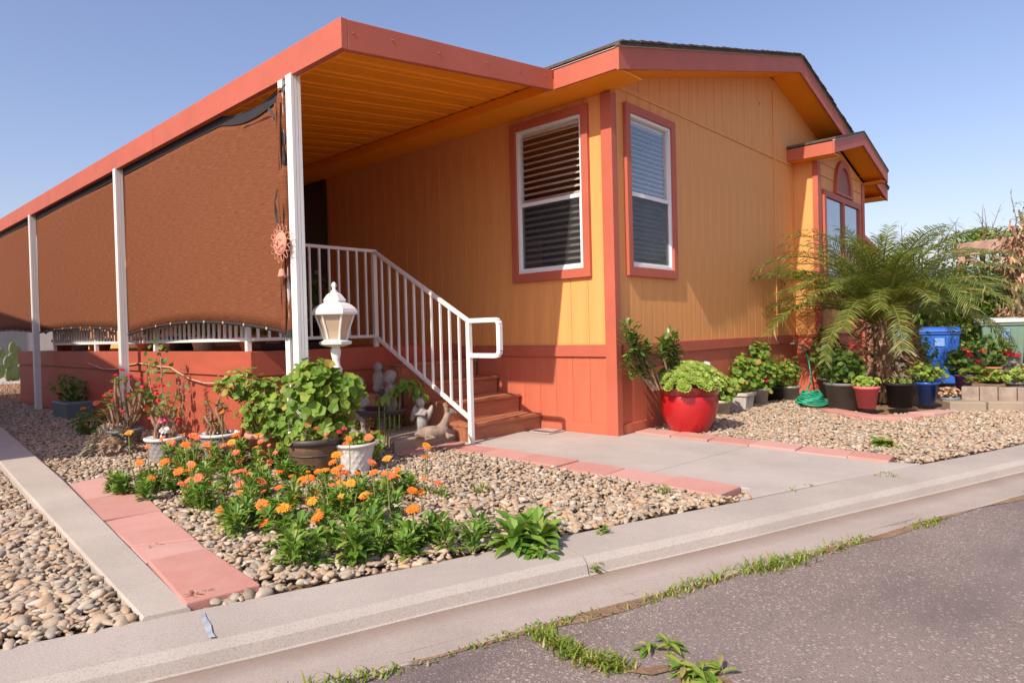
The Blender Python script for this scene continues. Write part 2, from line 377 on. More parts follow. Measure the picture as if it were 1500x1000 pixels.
# road: one sheet, slightly uneven
b = MB(); NS, NT = 120, 16
def roadz(s, t): return -.048+.010*math.sin(s*1.1+t)*math.cos(t*1.7+.4*s)*max(0, min(1, t-.95))
for i in range(NS+1):
    for j in range(NT+1):
        s_, t_ = -25+i*.5, .60+(j/NT)**1.5*9; b.v.append(K(s_, t_, roadz(s_, t_)))
b.f = [(i*(NT+1)+j, (i+1)*(NT+1)+j, (i+1)*(NT+1)+j+1, i*(NT+1)+j+1) for i in range(NS) for j in range(NT)]
b.f = [f[::-1] for f in b.f]
struct(b.build('road', m_asph, smooth=True))
# kerb and gutter as concrete lengths with joints
kroot = bpy.data.objects.new('kerb', None); col.objects.link(kroot); kroot['kind'] = 'structure'
kprof = [(0, -.09), (0, .0), (.006, .006), (.285, .004), (.30, -.004), (.318, -.020), (.328, -.058), (.335, -.062), (.335, -.09)]
gprof = [(.337, -.09), (.337, -.064), (.36, -.064), (.50, -.055), (.672, -.042), (.68, -.046), (.68, -.09)]
joints = [-14, -8.6, -4.4, 2.05, 6.35, 10.6, 14.9, 19, 24, 34]
for nm, prof, mm in (('kerb_length', kprof, m_kerb), ('gutter_length', gprof, m_gut)):
    for a, c in zip(joints[:-1], joints[1:]):
        b = MB(); n = len(prof); k = 10; A, C_ = a+.004, c-.004
        for i in range(k+1):
            s_ = A+(C_-A)*i/k
            for (t, z) in prof: b.v.append(K(s_, t+(.004*math.sin(s_*2.3)), z+(.0025*math.sin(s_*3.1+t*9) if z > -.08 else 0)))
        b.f = [(i*n+j, (i+1)*n+j, (i+1)*n+(j+1) % n, i*n+(j+1) % n) for i in range(k) for j in range(n)] + [tuple(range(n)), tuple(k*n+j for j in range(n))[::-1]]
        b.build(nm, mm, kroot)
b = MB(); p = G(297, 905, .008)
b.v = [tuple(G(u, v, .0095)) for u, v in ((293,897),(300,896),(303,905),(309,914),(311,925),(316,932),(306,933),(300,920),(296,910))]; b.f = [tuple(range(9))]
b.build('paint_mark', m_bluemark, kroot, label='faded blue paint dab on the kerb')
# concrete walk
wroot = bpy.data.objects.new('front_walk', None); col.objects.link(wroot); wroot['kind'] = 'structure'
def slab(pts, z0, z1, name, m, parent, bevel=.006, label=None):
    b = MB(); b.prism([(p[0], p[1]) for p in pts], 2, z0, z1); return b.build(name, m, parent, bevel=bevel, label=label)
def wl(y): return -1.075-.065*(.8-y)   # left edge of walk
def wr(y): return .235+.115*y if y < 0 else .235
g = .004
slab([(wl(.21), .21+g), (-.03, .07+g), (-.03, 1.0), (-1.05, 1.0), (wl(.8), .8)], -.05, .012, 'slab', m_conc, wroot)
slab([(wl(-1.05), -1.05+g), (wr(-1.16), -1.16+g), (wr(0), -.03), (-.03, -.03), (-.03, .07-g), (wl(.21), .21-g)], -.05, .012, 'slab', m_conc, wroot)
e0, e1 = K(3.30, -.006), K(5.02, -.006)
slab([(e0[0], e0[1]), (e1[0], e1[1]), (.03, -2.13), (wr(-1.16), -1.16-g), (wl(-1.05), -1.05-g), (wl(-1.75), -1.75)], -.05, .011, 'slab', m_conc, wroot)
# left concrete curb strip
cr = [G(0,622,.07), G(92,700,.06), G(279,888,.022)]; cl = [G(-60,627,.09), G(0,668,.09), G(208,904,.022)]
b = MB()
far_r, far_l = Vector((-2.75, 13, .09)), Vector((-3.0, 13, .09))
rp = [far_r, cr[0], cr[1], cr[2]]; lp = [far_l, Vector((cr[0].x-.27, cr[0].y, .07)), Vector((cr[1].x-.25, cr[1].y-.05, .06)), cl[2]]
for a, c in zip(lp, rp):
    for q, z in ((a, -.06), (a, a.z-.008), (a+(c-a)*.05, a.z), (c+(a-c)*.05, c.z), (c, c.z-.008), (c, -.06)): b.v.append((q.x, q.y, z))
b.f = [(i*6+j, i*6+(j+1) % 6, (i+1)*6+(j+1) % 6, (i+1)*6+j) for i in range(3) for j in range(6)] + [(0,5,4,3,2,1), tuple(18+j for j in range(6))]
struct(b.build('concrete_curb', m_curb))
# pavers
proot = bpy.data.objects.new('paver_edging', None); col.objects.link(proot); proot['kind'] = 'structure'
def paver(pts, z, m=m_paver, parent=proot, th=.05):
    zt = [z+random.uniform(-.004, .004) for _ in pts]; n = len(pts)
    b = MB(); c = Vector((sum(p[0] for p in pts)/n, sum(p[1] for p in pts)/n, 0))
    pts = [(p[0]+random.uniform(-.006, .006), p[1]+random.uniform(-.006, .006)) for p in pts]
    b.add([(p[0], p[1], z-th) for p in pts]+[(p[0], p[1], zz) for p, zz in zip(pts, zt)], [tuple(range(n))[::-1], tuple(range(n, 2*n))]+[(i, (i+1) % n, n+(i+1) % n, n+i) for i in range(n)])
    return b.build('paver', m, parent, bevel=.007)
# stepping slabs beside the flower bed
lft = [(94,708), (122,731), (150,761), (171,779), (191,798), (215,820), (272,884)]
rgt = [(170,691), (203,717), (236,745), (262,766), (288,786), (303,800), (384,856)]
zs = [.03, .03, .028, .03, .026, .034]
for i in range(6):
    A, B_, C_, D_ = G(*lft[i], .035), G(*rgt[i], .035), G(*rgt[i+1], .035), G(*lft[i+1], .035)
    q = [A.lerp(D_, .015), D_.lerp(A, .02), C_.lerp(B_, .02), B_.lerp(C_, .015)]
    paver([(p.x, p.y) for p in q], zs[i])
# pavers along both sides of the walk
ys = [.80, .40, -.02, -.44, -.86, -1.28, -1.70]
for i in range(6):
    a, c = ys[i]-.005, ys[i+1]+.005
    paver([(wl(a)-.285, a), (wl(c)-.285-.02*(i == 5), c), (wl(c)-.012, c), (wl(a)-.012, a)], .016+.004*(i % 3))
for (u0, u1) in ((-1.10, -1.38), (-1.40, -1.72)): paver([(u0, .84), (u1, .79), (u1-.02, .98), (u0, 1.03)], .03)
ys = [-.03, -.42, -.80, -1.17, -1.55, -1.93, -2.20]
for i in range(6):
    a, c = ys[i]-.004, ys[i+1]+.004
    paver([(wr(a)+.012, a), (wr(c)+.012, c), (wr(c)+.27, c+.02), (wr(a)+.27, a+(.0 if i == 0 else .02))], .022+.004*(i % 2))
# scalloped edging stones in front of the right-hand pots
for (u0, v0, u1, v1) in ((1204,601,1256,610), (1258,611,1318,614), (1320,614,1352,611), (1354,608,1398,604)):
    A, B_ = G(u0, v0, .03), G(u1, v1, .03); dirn = (B_-A); nrm = Vector((dirn.y, -dirn.x, 0)).normalized()
    if nrm.dot(Vector((-1, -.6, 0))) > 0: nrm = -nrm
    q = [A, A.lerp(B_, .25)-nrm*.03, A.lerp(B_, .75)-nrm*.03, B_, B_+nrm*.17, A+nrm*.17]
    paver([(p.x, p.y) for p in q][::-1], .05)

# ------------------------------------------------------------------ pebbles
def ico(sub):
    import bmesh
    bm = bmesh.new(); bmesh.ops.create_icosphere(bm, subdivisions=sub, radius=1)
    v = np.array([x.co[:] for x in bm.verts]); bm.verts.index_update(); f = np.array([[y.index for y in x.verts] for x in bm.faces]); bm.free(); return v, f
def inpoly(p, poly):
    x, y = p[:, 0], p[:, 1]; c = np.zeros(len(p), bool); j = len(poly)-1
    for i in range(len(poly)):
        xi, yi = poly[i]; xj, yj = poly[j]
        with np.errstate(divide='ignore', invalid='ignore'):
            c ^= ((yi > y) != (yj > y)) & (x < (xj-xi)*(y-yi)/(yj-yi+1e-12)+xi)
        j = i
    return c
gravel = bpy.data.objects.new('gravel_bed', None); col.objects.link(gravel); gravel['kind'] = 'structure'
slabs_xy = []
for i in range(6): slabs_xy.append([G(*lft[i], .035)[:2], G(*rgt[i], .035)[:2], G(*rgt[i+1], .035)[:2], G(*lft[i+1], .035)[:2]])
def pebbles(polys, step, hollow=(), bare=.0):
    P = []
    for poly in polys:
        a = np.array(poly); lo, hi = a.min(0), a.max(0)
        gx, gy = np.meshgrid(np.arange(lo[0], hi[0], step), np.arange(lo[1], hi[1], step*.86))
        p = np.stack([gx.ravel(), gy.ravel()], 1)+rng.uniform(-.5, .5, (gx.size, 2))*step
        k = inpoly(p, poly)
        for h in hollow: k &= ~inpoly(p, h)
        p = p[k]; nz = np.sin(p[:, 0]*7+p[:, 1]*3)*np.cos(p[:, 1]*8.3-p[:, 0]*2.1)
        p = p[rng.uniform(0, 1, len(p)) > bare*np.clip(nz+.3, 0, 1)]; P.append(p)
    return np.concatenate(P)
def curbL(y): return np.interp(y, [-.86, 2.2, 6.7, 13], [cl[2].x, lp[2].x, lp[1].x, -3.0])
bed_left = [(-5.9, -.3), (-4.64, -.75), (cl[2].x-.01, cl[2].y+.02), (lp[2].x-.01, lp[2].y), (lp[1].x-.01, lp[1].y), (-3.02, 12), (-3.6, 12), (-4.7, 4.5)]
bed_mid = [(cr[2].x+.01, cr[2].y-.0), K(3.42, -.03)[:2], (wl(-1.7)-.29, -1.72), (wl(.8)-.30, .8), (-1.4, 1.05), (-1.1, 1.15), (-1.1, 2.08), (-2.44, 2.08), (-2.44, 10.4), (-2.75, 10.4), (cr[0].x+.01, cr[0].y), (cr[1].x+.01, cr[1].y)]
bed_right = [(.50, -.03), (.31, -2.2), (.05, -2.22), K(5.05, -.03)[:2], K(8.6, -.03)[:2], (4.3, -2.9), (3.5, -2.05), (2.45, -1.5), (2.9, -.6), (4.3, -.05)]
near = pebbles([bed_left], .0245, slabs_xy, .12); near2 = pebbles([bed_mid], .0235, slabs_xy, .38); farp = pebbles([bed_right], .027, (), .15)
allp = np.concatenate([near, near2]); size = np.concatenate([np.full(len(near), .0172), np.full(len(near2), .0160)])
def rotm(n, tilt):
    yaw = rng.uniform(0, 2*np.pi, n); tx = rng.normal(0, tilt, n); ty = rng.normal(0, tilt, n)
    cy, sy, cx, sx, c2, s2 = np.cos(yaw), np.sin(yaw), np.cos(tx), np.sin(tx), np.cos(ty), np.sin(ty)
    Z = np.zeros(n); O = np.ones(n)
    A = np.stack([cy, -sy, Z, sy, cy, Z, Z, Z, O], 1).reshape(n, 3, 3); B = np.stack([O, Z, Z, Z, cx, -sx, Z, sx, cx], 1).reshape(n, 3, 3)
    C_ = np.stack([c2, Z, s2, Z, O, Z, -s2, Z, c2], 1).reshape(n, 3, 3); return A @ B @ C_
def pebble_geo(n, base_v, sz):
    V = np.repeat(base_v[None], n, 0)
    k = rng.normal(0, 1, (n, 4, 3)); k /= np.linalg.norm(k, axis=2, keepdims=True)
    d = 1+.17*np.einsum('nvc,nkc->nvk', V, k).clip(-.35, .75).sum(2)
    V = V*d[..., None]
    for _ in range(5):                    # worn flat sides
        q = rng.normal(0, 1, (n, 3)); q /= np.linalg.norm(q, axis=1, keepdims=True); h = rng.uniform(.58, .95, n)
        e = np.clip(np.einsum('nvc,nc->nv', V, q)-h[:, None], 0, None); V = V-e[..., None]*q[:, None, :]
    s = sz[:, None]*np.stack([rng.uniform(.85, 1.6, n), rng.uniform(.62, 1.0, n), rng.uniform(.34, .62, n)], 1)*rng.choice([.5, .7, .9, 1.0, 1.25, 1.6], n)[:, None]
    return V*s[:, None, :]
def joined(name, P, sz, sub, z0, parent):
    bv, bf = ico(sub); n = len(P)
    V = np.einsum('nij,nvj->nvi', rotm(n, .3), pebble_geo(n, bv, sz))
    V[:, :, :2] += P[:, None, :]; V[:, :, 2] += (z0+rng.uniform(-.006, .020, n))[:, None]
    F = (bf[None]+(np.arange(n)*len(bv))[:, None, None]).reshape(-1, 3)
    me = bpy.data.meshes.new(name); V = V.reshape(-1, 3)
    me.vertices.add(len(V)); me.vertices.foreach_set('co', V.ravel().astype(np.float32))
    me.loops.add(F.size); me.loops.foreach_set('vertex_index', F.ravel().astype(np.int32))
    me.polygons.add(len(F)); me.polygons.foreach_set('loop_start', (np.arange(len(F))*3).astype(np.int32)); me.polygons.foreach_set('loop_total', np.full(len(F), 3, np.int32))
    me.polygons.foreach_set('use_smooth', np.ones(len(F), bool)); me.update(calc_edges=True); me.validate()
    me.materials.append(m_peb); o = bpy.data.objects.new(name, me); col.objects.link(o); o.parent = parent; o['kind'] = 'stuff'; return o
# the 300 pebbles that show largest are objects of their own
cp = np.array(CAM[:2]); dv = allp-cp; dep = dv @ np.array(FW[:2]); lat = dv @ np.array(RT[:2])
uu = 750+FPX*lat/dep; vv = 487+FPX*.97/dep
vis = (dep > .5) & (uu > 5) & (uu < 1490) & (vv < 985)
idx = np.where(vis)[0]; idx = idx[np.argsort(dep[idx]-18*size[idx])][:300]
mask = np.zeros(len(allp), bool); mask[idx] = True
bv, bf = ico(2); variants = []
for k in range(14):
    v = pebble_geo(1, bv, np.array([.0190]))[0]; mbp = MB(); mbp.v = [tuple(x) for x in v]; mbp.f = [tuple(int(q) for q in f) for f in bf]; variants.append(mbp.mesh('pebble', m_peb, True))
for i in idx:
    s_ = random.uniform(.85, 1.25); inst(random.choice(variants), 'pebble', gravel, (allp[i][0], allp[i][1], .006+random.uniform(-.004, .014)), (random.gauss(0, .25), random.gauss(0, .25), random.uniform(0, 6.3)), (s_, s_, s_))
dn = dep[~mask]; rest = allp[~mask]; rs = size[~mask]; nearm = (dn < 3.9)
joined('pebbles', rest[nearm], rs[nearm], 2, .002, gravel); joined('pebbles', rest[~nearm], rs[~nearm], 1, .002, gravel)
joined('pebbles', farp, np.full(len(farp), .0180), 1, .002, gravel)

# ================================================================== HOUSE
HL, HW = 16.0, 7.68            # length along Y, width along X
ZB, ZT = .78, 3.20             # belt line, wall top
XR, SL = 3.84, .262            # ridge, roof slope
house = thing('mobile_home', 'orange and yellow manufactured home with coral trim and low gable roof', 'house', (0, 0, 0))
def zroof(x): return 3.285+SL*(min(x, HW-x)+.40)      # top of rake fascia
b = MB()
b.box((.02, .02, 0), (HW-.02, HL, ZT-.05)); b.prism([(.02, ZT-.05), (HW-.02, ZT-.05), (XR, ZT-.05+SL*XR)], 1, .02, HL)
house_core = b
# core walls are split so that the windows can be real openings
def wall_cells(x_cuts, z_cuts, hole, place):   # grid of quads minus hole
    b = MB()
    for i in range(len(x_cuts)-1):
        for j in range(len(z_cuts)-1):
            if (i, j) in hole: continue
            a, c, e, f = x_cuts[i], x_cuts[i+1], z_cuts[j], z_cuts[j+1]
            b.add([place(a, e), place(c, e), place(c, f), place(a, f)], [(0, 1, 2, 3)])
    return b
WY0, WY1, WX0, WX1, WZ0, WZ1 = .31, 1.125, .285, 1.055, 1.555, 2.985    # window openings
b = wall_cells([.0, WY0, WY1, HL], [0, WZ0, WZ1, ZT], {(1, 1)}, lambda a, z: (.008, a, z)); b.build('long_wall', m_yel, house)
b = wall_cells([.0, WX0, WX1, HW], [0, WZ0, WZ1, ZT], {(1, 1)}, lambda a, z: (a, .008, z))
b.add([(0, .008, ZT), (HW, .008, ZT), (HW, .008, ZT+.03), (XR, .008, ZT+SL*XR+.03), (0, .008, ZT+.03)], [(0, 1, 2, 3, 4)]); b.build('gable_wall', m_yel, house)
b = MB(); b.box((HW-.03, .012, 0), (HW, HL, ZT)); b.box((0, HL-.03, 0), (HW, HL, ZT)); b.build('rear_wall', m_yel, house)
# grooved siding boards on both visible walls
def board(w_, h): 
    b = MB(); e = .0025; b.add([(0,0,0),(w_,0,0),(w_,0,h),(0,0,h),(e,-.005,0),(w_-e,-.005,0),(w_-e,-.005,h),(e,-.005,h)], [(4,5,6,7),(0,4,7,3),(5,1,2,6),(3,7,6,2),(0,1,5,4)]); return b
SP = .203
cache = {}
def put_board(wall, a, w_, z0, z1, name='siding_board', m=m_yel):
    if w_ < .015 or z1-z0 < .02: return
    key = (round(w_, 3), round(z1-z0, 3), m.name)
    if key not in cache: cache[key] = board(w_, z1-z0).mesh(name, m)
    if wall == 'g': inst(cache[key], name, house, (a, .0055, z0))
    else: inst(cache[key], name, house, (.0055, a+w_, z0), (0, 0, -math.pi/2))
def siding(wall, L, o0, o1):
    k = 0; a = .085
    while a < L:
        c = min(a+SP-.0035, L)
        segs = [(ZB+.055, ZT)]
        if c > o0 and a < o1:
            l, r = max(a, o0), min(c, o1)
            put_board(wall, l, r-l, ZB+.055, WZ0); put_board(wall, l, r-l, WZ1, ZT)
            if a < o0: put_board(wall, a, o0-a, ZB+.055, ZT)
            if c > o1: put_board(wall, o1, c-o1, ZB+.055, ZT)
        else: put_board(wall, a, c-a, ZB+.055, ZT)
        put_board(wall, a-.0006, c-a+.0018, .10, ZB-.0, 'skirting_board', m_skirt)
        a += SP
siding('g', HW, WX0, WX1); siding('l', 12.2, WY0, WY1)
a = .085                                           # gable triangle boards above the batten
while a < HW:
    c = min(a+SP-.0035, HW); zz = [ZT+SL*min(q, HW-q)+.035 for q in (a, c)]
    b = MB(); b.add([(a,.0055,ZT),(c,.0055,ZT),(c,.0055,zz[1]),(a,.0055,zz[0]),(a+.0035,.0005,ZT),(c-.0035,.0005,ZT),(c-.0035,.0005,zz[1]),(a+.0035,.0005,zz[0])], [(4,5,6,7),(0,4,7,3),(5,1,2,6),(3,7,6,2)])
    b.build('siding_board', m_yel, house); a += SP
def trimbox(name, a, b_, m, bevel=.003): bb = MB(); bb.box(a, b_); return bb.build(name, m, house, bevel=bevel)
trimbox('batten', (.09, -.012, ZT-.03), (HW-.05, .0005, ZT+.012), m_yel)
trimbox('batten', (XR-.022, -.016, ZB+.06), (XR+.022, .0004, ZT+SL*XR-.14), m_yel)
# belt boards, base boards, corner board
trimbox('belt_board', (.086, -.022, ZB-.055), (HW, .002, ZB+.052), m_cor); trimbox('belt_board', (-.022, .086, ZB-.055), (.002, 12.2, ZB+.052), m_cor)
trimbox('base_board', (.086, -.020, .0), (HW, .002, .10), m_skirt); trimbox('base_board', (-.020, .086, .0), (.002, 12.2, .10), m_skirt)
b = MB(); b.prism([(-.032, -.032), (.055, -.032), (.055, .0), (.0, .0), (.0, .085), (-.032, .085)], 2, 0, 3.10); b.build('corner_board', m_cor, house, bevel=.003)
# roof
b = MB()
for sgn in (0, 1):
    X = (lambda x: x) if not sgn else (lambda x: HW-x)
    q = [(-.41, zroof(-.40)+.005), (XR, zroof(XR)+.005)]
    ys_ = (-.385, HL+.3)
    v = []
    for y in ys_: v += [(X(q[0][0]), y, q[0][1]), (X(q[1][0]), y, q[1][1]), (X(q[1][0]), y, q[1][1]+.03), (X(q[0][0]), y, q[0][1]+.03)]
    b.add(v, [(0,1,2,3),(7,6,5,4),(0,4,5,1),(1,5,6,2),(2,6,7,3),(3,7,4,0)])
roof = b.build('roof', m_shing, house)
# shingle butts along the gable edge, uneven
for sgn in (0, 1):
    x = -.40
    while x < XR-.05:
        L = .145; z0 = zroof(x)+.034; z1 = zroof(x+L)+.034; dy = random.uniform(0, .014); dz = random.uniform(0, .006)
        xa, xb = (x, x+L+.01) if not sgn else (HW-x, HW-x-L-.01)
        b = MB(); v = []
        for y in (-.392-dy, .5): v += [(xa, y, z0), (xb, y, z1), (xb, y, z1+.007+dz), (xa, y, z0+.014+dz)]
        b.add(v, [(0,1,2,3),(7,6,5,4),(0,4,5,1),(1,5,6,2),(2,6,7,3),(3,7,4,0)]); b.build('shingle', m_shing, roof); x += L
def sloped(name, m, xa, xb, y0, y1, dz0, dz1, parent=house):    # strip following the roof slope
    b = MB(); v = []
    for y in (y0, y1): v += [(xa, y, zroof(xa)+dz0), (xb, y, zroof(xb)+dz0), (xb, y, zroof(xb)+dz1), (xa, y, zroof(xa)+dz1)]
    b.add(v, [(0,1,2,3),(7,6,5,4),(0,4,5,1),(1,5,6,2),(2,6,7,3),(3,7,4,0)]); return b.build(name, m, parent, bevel=.002)
for xa, xb in ((-.40, XR), (XR, HW+.40)):
    sloped('rake_fascia', m_cor, xa, xb, -.365, -.34, -.185, 0); sloped('drip_edge', m_drip, xa, xb, -.375, -.34, .001, .024)
    sloped('gable_soffit', m_soff, max(xa, -.372), min(xb, HW+.372), -.339, .0, -.155, -.135)
trimbox('eave_fascia', (-.40, -.34, 3.112), (-.375, .318, 3.283), m_cor); trimbox('eave_fascia', (-.398, .322, 3.112), (-.376, HL+.25, 3.205), m_soff)
trimbox('drip_edge', (-.41, -.34, 3.284), (-.375, HL+.25, 3.306), m_drip); trimbox('eave_fascia', (HW+.375, -.34, 3.112), (HW+.40, HL, 3.283), m_cor)
trimbox('eave_soffit', (-.374, -.338, 3.118), (.0, HL, 3.132), m_soff); trimbox('eave_soffit', (HW, -.338, 3.118), (HW+.374, HL, 3.132), m_soff)
b = MB(); b.lathe([(.001, -.012), (.018, -.012), (.018, 0)], (0, 0, 0), 12); vent = b.mesh('vent_plug', m_terr); inst(vent, 'vent_plug', house, PYp(1113, 152, -.004), (R(90), 0, 0))
# windows
def window(wall, a0, a1, z0, z1):
    def P(a, d, z): return (a, -d, z) if wall == 'g' else (-d, a, z)
    def bx(b, a, d0, z, a_, d1, z_):
        p, q = P(a, d0, z), P(a_, d1, z_); b.box(tuple(min(x, y) for x, y in zip(p, q)), tuple(max(x, y) for x, y in zip(p, q)))
    wn = MB(); F = .028
    for (p, q, r_, s_) in ((a0, z0, a0+F, z1), (a1-F, z0, a1, z1), (a0+F, z0, a1-F, z0+F), (a0+F, z1-F, a1-F, z1)): bx(wn, p, -.06, q, r_, .018, s_)
    win = wn.build('window', m_vinyl, house, bevel=.002)
    t = .078; 
    for (p, q, r_, s_) in ((a0-t, z0-t-.01, a0-.001, z1+t), (a1+.001, z0-t-.01, a1+t, z1+t), (a0-.001, z0-t-.01, a1+.001, z0-.001), (a0-.001, z1+.001, a1+.001, z1+t)):
        bb = MB(); bx(bb, p, .0, q, r_, .038, s_); bb.build('trim_board', m_cor, win, bevel=.003)
    zm = z0+(z1-z0)*.478
    bb = MB(); bx(bb, a0+F, -.03, zm-.018, a1-F, .012, zm+.020); bb.build('meeting_rail', m_vinyl, win, bevel=.002)
    bb = MB()
    for (p, q, r_, s_) in ((a0+F, z0+F, a0+F+.02, zm-.018), (a1-F-.02, z0+F, a1-F, zm-.018), (a0+F+.02, z0+F, a1-F-.02, z0+F+.02)): bx(bb, p, -.03, q, r_, .006, s_)
    bb.build('lower_sash', m_vinyl, win, bevel=.002)
    bb = MB(); bx(bb, a0+F, -.022, zm+.02, a1-F, -.018, z1-F); bb.build('pane', m_glass, win)
    bb = MB(); bx(bb, a0+F, -.012, z0+F, a1-F, -.008, zm-.018); bb.build('pane', m_glass, win)
    bb = MB(); bx(bb, a0+F, .001, z0+F, a1-F, .003, zm-.018); bb.build('insect_screen', m_mesh, win)
    bl = MB(); bx(bl, a0+F-.02, -.075, z1-F-.03, a1-F+.02, -.032, z1-F); blind = bl.build('blind_headrail', m_blind, win)
    sl = MB(); hw = (a1-a0)/2-F+.02
    if wall == 'g': sl.add([(-hw,-.024,-.018),(hw,-.024,-.018),(hw,.0,.0),(-hw,.0,.0),(hw,.024,.016),(-hw,.024,.016)], [(0,1,2,3),(3,2,4,5)])
    else: sl.add([(-.020,-hw,-.016),(-.020,hw,-.016),(0,hw,0),(0,-hw,0),(.020,hw,.013),(.020,-hw,.013)], [(0,1,2,3),(3,2,4,5)])
    sm = sl.mesh('slat', m_blind); z = z1-F-.045
    while z > z0+F+.02:
        c = P((a0+a1)/2, -.052, z); o = bpy.data.objects.new('slat', sm); col.objects.link(o); o.parent = win; o.location = c; o.scale = (1, 1, 1) if wall == 'g' else (1.3, 1, 1.3); z -= .046 if wall == 'g' else .062
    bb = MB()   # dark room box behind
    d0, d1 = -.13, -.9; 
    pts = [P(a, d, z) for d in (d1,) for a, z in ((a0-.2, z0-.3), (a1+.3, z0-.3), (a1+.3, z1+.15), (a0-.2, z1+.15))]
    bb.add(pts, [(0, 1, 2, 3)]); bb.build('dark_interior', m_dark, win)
    return win
window('l', WY0, WY1, WZ0, WZ1); window('g', WX0, WX1, WZ0, WZ1)
# dark door on the porch
dr = MB(); dr.box((-.03, 4.72, .86), (.0, 5.68, 3.02)); dr = dr.build('door', m_door, house, bevel=.004)
for (a, c) in (((-.045, 4.62, .86), (-.002, 4.715, 3.11)), ((-.045, 5.685, .86), (-.002, 5.78, 3.11)), ((-.045, 4.716, 3.025), (-.002, 5.684, 3.11))):
    b = MB(); b.box(a, c); b.build('door_casing', m_door, dr, bevel=.003)
b = MB(); b.lathe([(.012, 0), (.012, .03), (.03, .04), (.03, .065), (.01, .075)], (0, 0, 0), 14); inst(b.mesh('handle', m_drip, True), 'handle', dr, (-.03, 4.80, 1.86), (0, R(-90), 0))
# bump-out bay with its own small gable
BX0, BX1, BY = 4.55, 6.75, -.30; BXR = (BX0+BX1)/2
def zbay(x): return 3.375+.262*(min(x, BX0+BX1-x)-(BX0-.25))
bay = MB(); bay.box((BX0, BY, ZB+.05), (BX1, .0, 3.24)); bay.prism([(BX0, 3.24), (BX1, 3.24), (BXR, 3.24+.262*1.1)], 1, BY, 0); bay = bay.build('bay', m_yel, house)
b = MB(); b.box((BX0+.01, BY+.01, 0), (BX1-.01, 0, ZB+.048)); b.build('bay_skirting', m_skirt, bay)
for (a, c) in (((BX0-.022, BY-.03, 0), (BX0+.10, BY+.04, 3.20)), ((BX1-.10, BY-.03, 0), (BX1+.022, BY+.04, 3.20))):
    b = MB(); b.box(a, c); b.build('corner_board', m_cor, bay, bevel=.003)
for z in (2.86, 3.04, 3.22):
    b = MB(); b.box((BX0+.102, BY-.012, z), (BX1-.102, BY-.001, z+.17)) if z < 3.2 else b.prism([(BX0+.2, z), (BX1-.2, z), (BXR, z+.2)], 1, BY-.012, BY-.001); b.build('lap_board', m_yel, bay, bevel=.003)
def bstrip(name, m, xa, xb, y0, y1, dz0, dz1):
    b = MB(); v = []
    for y in (y0, y1): v += [(xa, y, zbay(xa)+dz0), (xb, y, zbay(xb)+dz0), (xb, y, zbay(xb)+dz1), (xa, y, zbay(xa)+dz1)]
    b.add(v, [(0,1,2,3),(7,6,5,4),(0,4,5,1),(1,5,6,2),(2,6,7,3),(3,7,4,0)]); b.build(name, m, bay, bevel=.002)
for xa, xb in ((BX0-.25, BXR), (BXR, BX1+.25)):
    bstrip('rake_fascia', m_cor, xa, xb, -.62, -.597, -.165, 0); bstrip('bay_roof', m_shing, xa, xb, -.635, .0, .012, .045)
    bstrip('drip_edge', m_drip, xa, xb, -.628, -.597, .001, .011); bstrip('gable_soffit', m_soff, max(xa, BX0-.222), min(xb, BX1+.222), -.595, BY, -.14, -.125)
for x in (BX0-.25, BX1+.225):
    b = MB(); b.box((x, -.596, 3.21), (x+.025, .0, 3.372)); b.build('eave_fascia', m_cor, bay, bevel=.002)
    b = MB(); x2 = x+.026 if x < BXR else BX1; b.box((x2, -.596, 3.215), (x2+.222, .0, 3.228)); b.build('eave_soffit', m_soff, bay)
bw = MB(); wx0, wx1, wz0, wz1 = 4.86, 6.44, 1.50, 2.76
for (p, q, r_, s_) in ((wx0-.09, wz0-.09, wx0, wz1+.09), (wx1, wz0-.09, wx1+.09, wz1+.09), (wx0, wz0-.09, wx1, wz0), (wx0, wz1, wx1, wz1+.09), (BXR-.04, wz0, BXR+.04, wz1)): bw.box((p, BY-.04, q), (r_, BY+.002, s_))
bw = bw.build('bay_window', m_cor, bay, bevel=.003)
m_skyglass = plain('mirror_pane', (.30, .35, .42), .06, .9, .6, .02, 2, .0)
for p, q in ((wx0+.002, BXR-.042), (BXR+.042, wx1-.002)):
    b = MB(); b.box((p, BY-.014, wz0+.002), (q, BY-.006, wz1-.002)); b.build('pane', m_skyglass, bw)
b = MB()
def arch(r0, r1, y0, y1, zc, n=14):
    v = []; f = []
    for i in range(n+1):
        t = math.pi*i/n
        for r_ in (r0, r1):
            for y in (y0, y1): v.append((BXR+r_*.92*math.cos(t), y, zc+r_*1.15*math.sin(t)))
    for i in range(n):
        o = i*4; f += [(o, o+4, o+6, o+2), (o+1, o+3, o+7, o+5), (o, o+1, o+5, o+4), (o+2, o+6, o+7, o+3)]
    f += [(0, 2, 3, 1), (n*4, n*4+1, n*4+3, n*4+2)]; return v, f
b.add(*arch(.33, .43, BY-.06, BY-.01, 2.895)); b.box((BXR-.42, BY-.06, 2.853), (BXR+.42, BY-.012, 2.893)); av = b.build('arch_louver', m_cor, bay, bevel=.002)
b = MB(); b.add(*arch(.001, .328, BY-.03, BY-.012, 2.897)); b.build('arch_panel', plain('mauve_panel', (.33, .13, .10), .6), av)

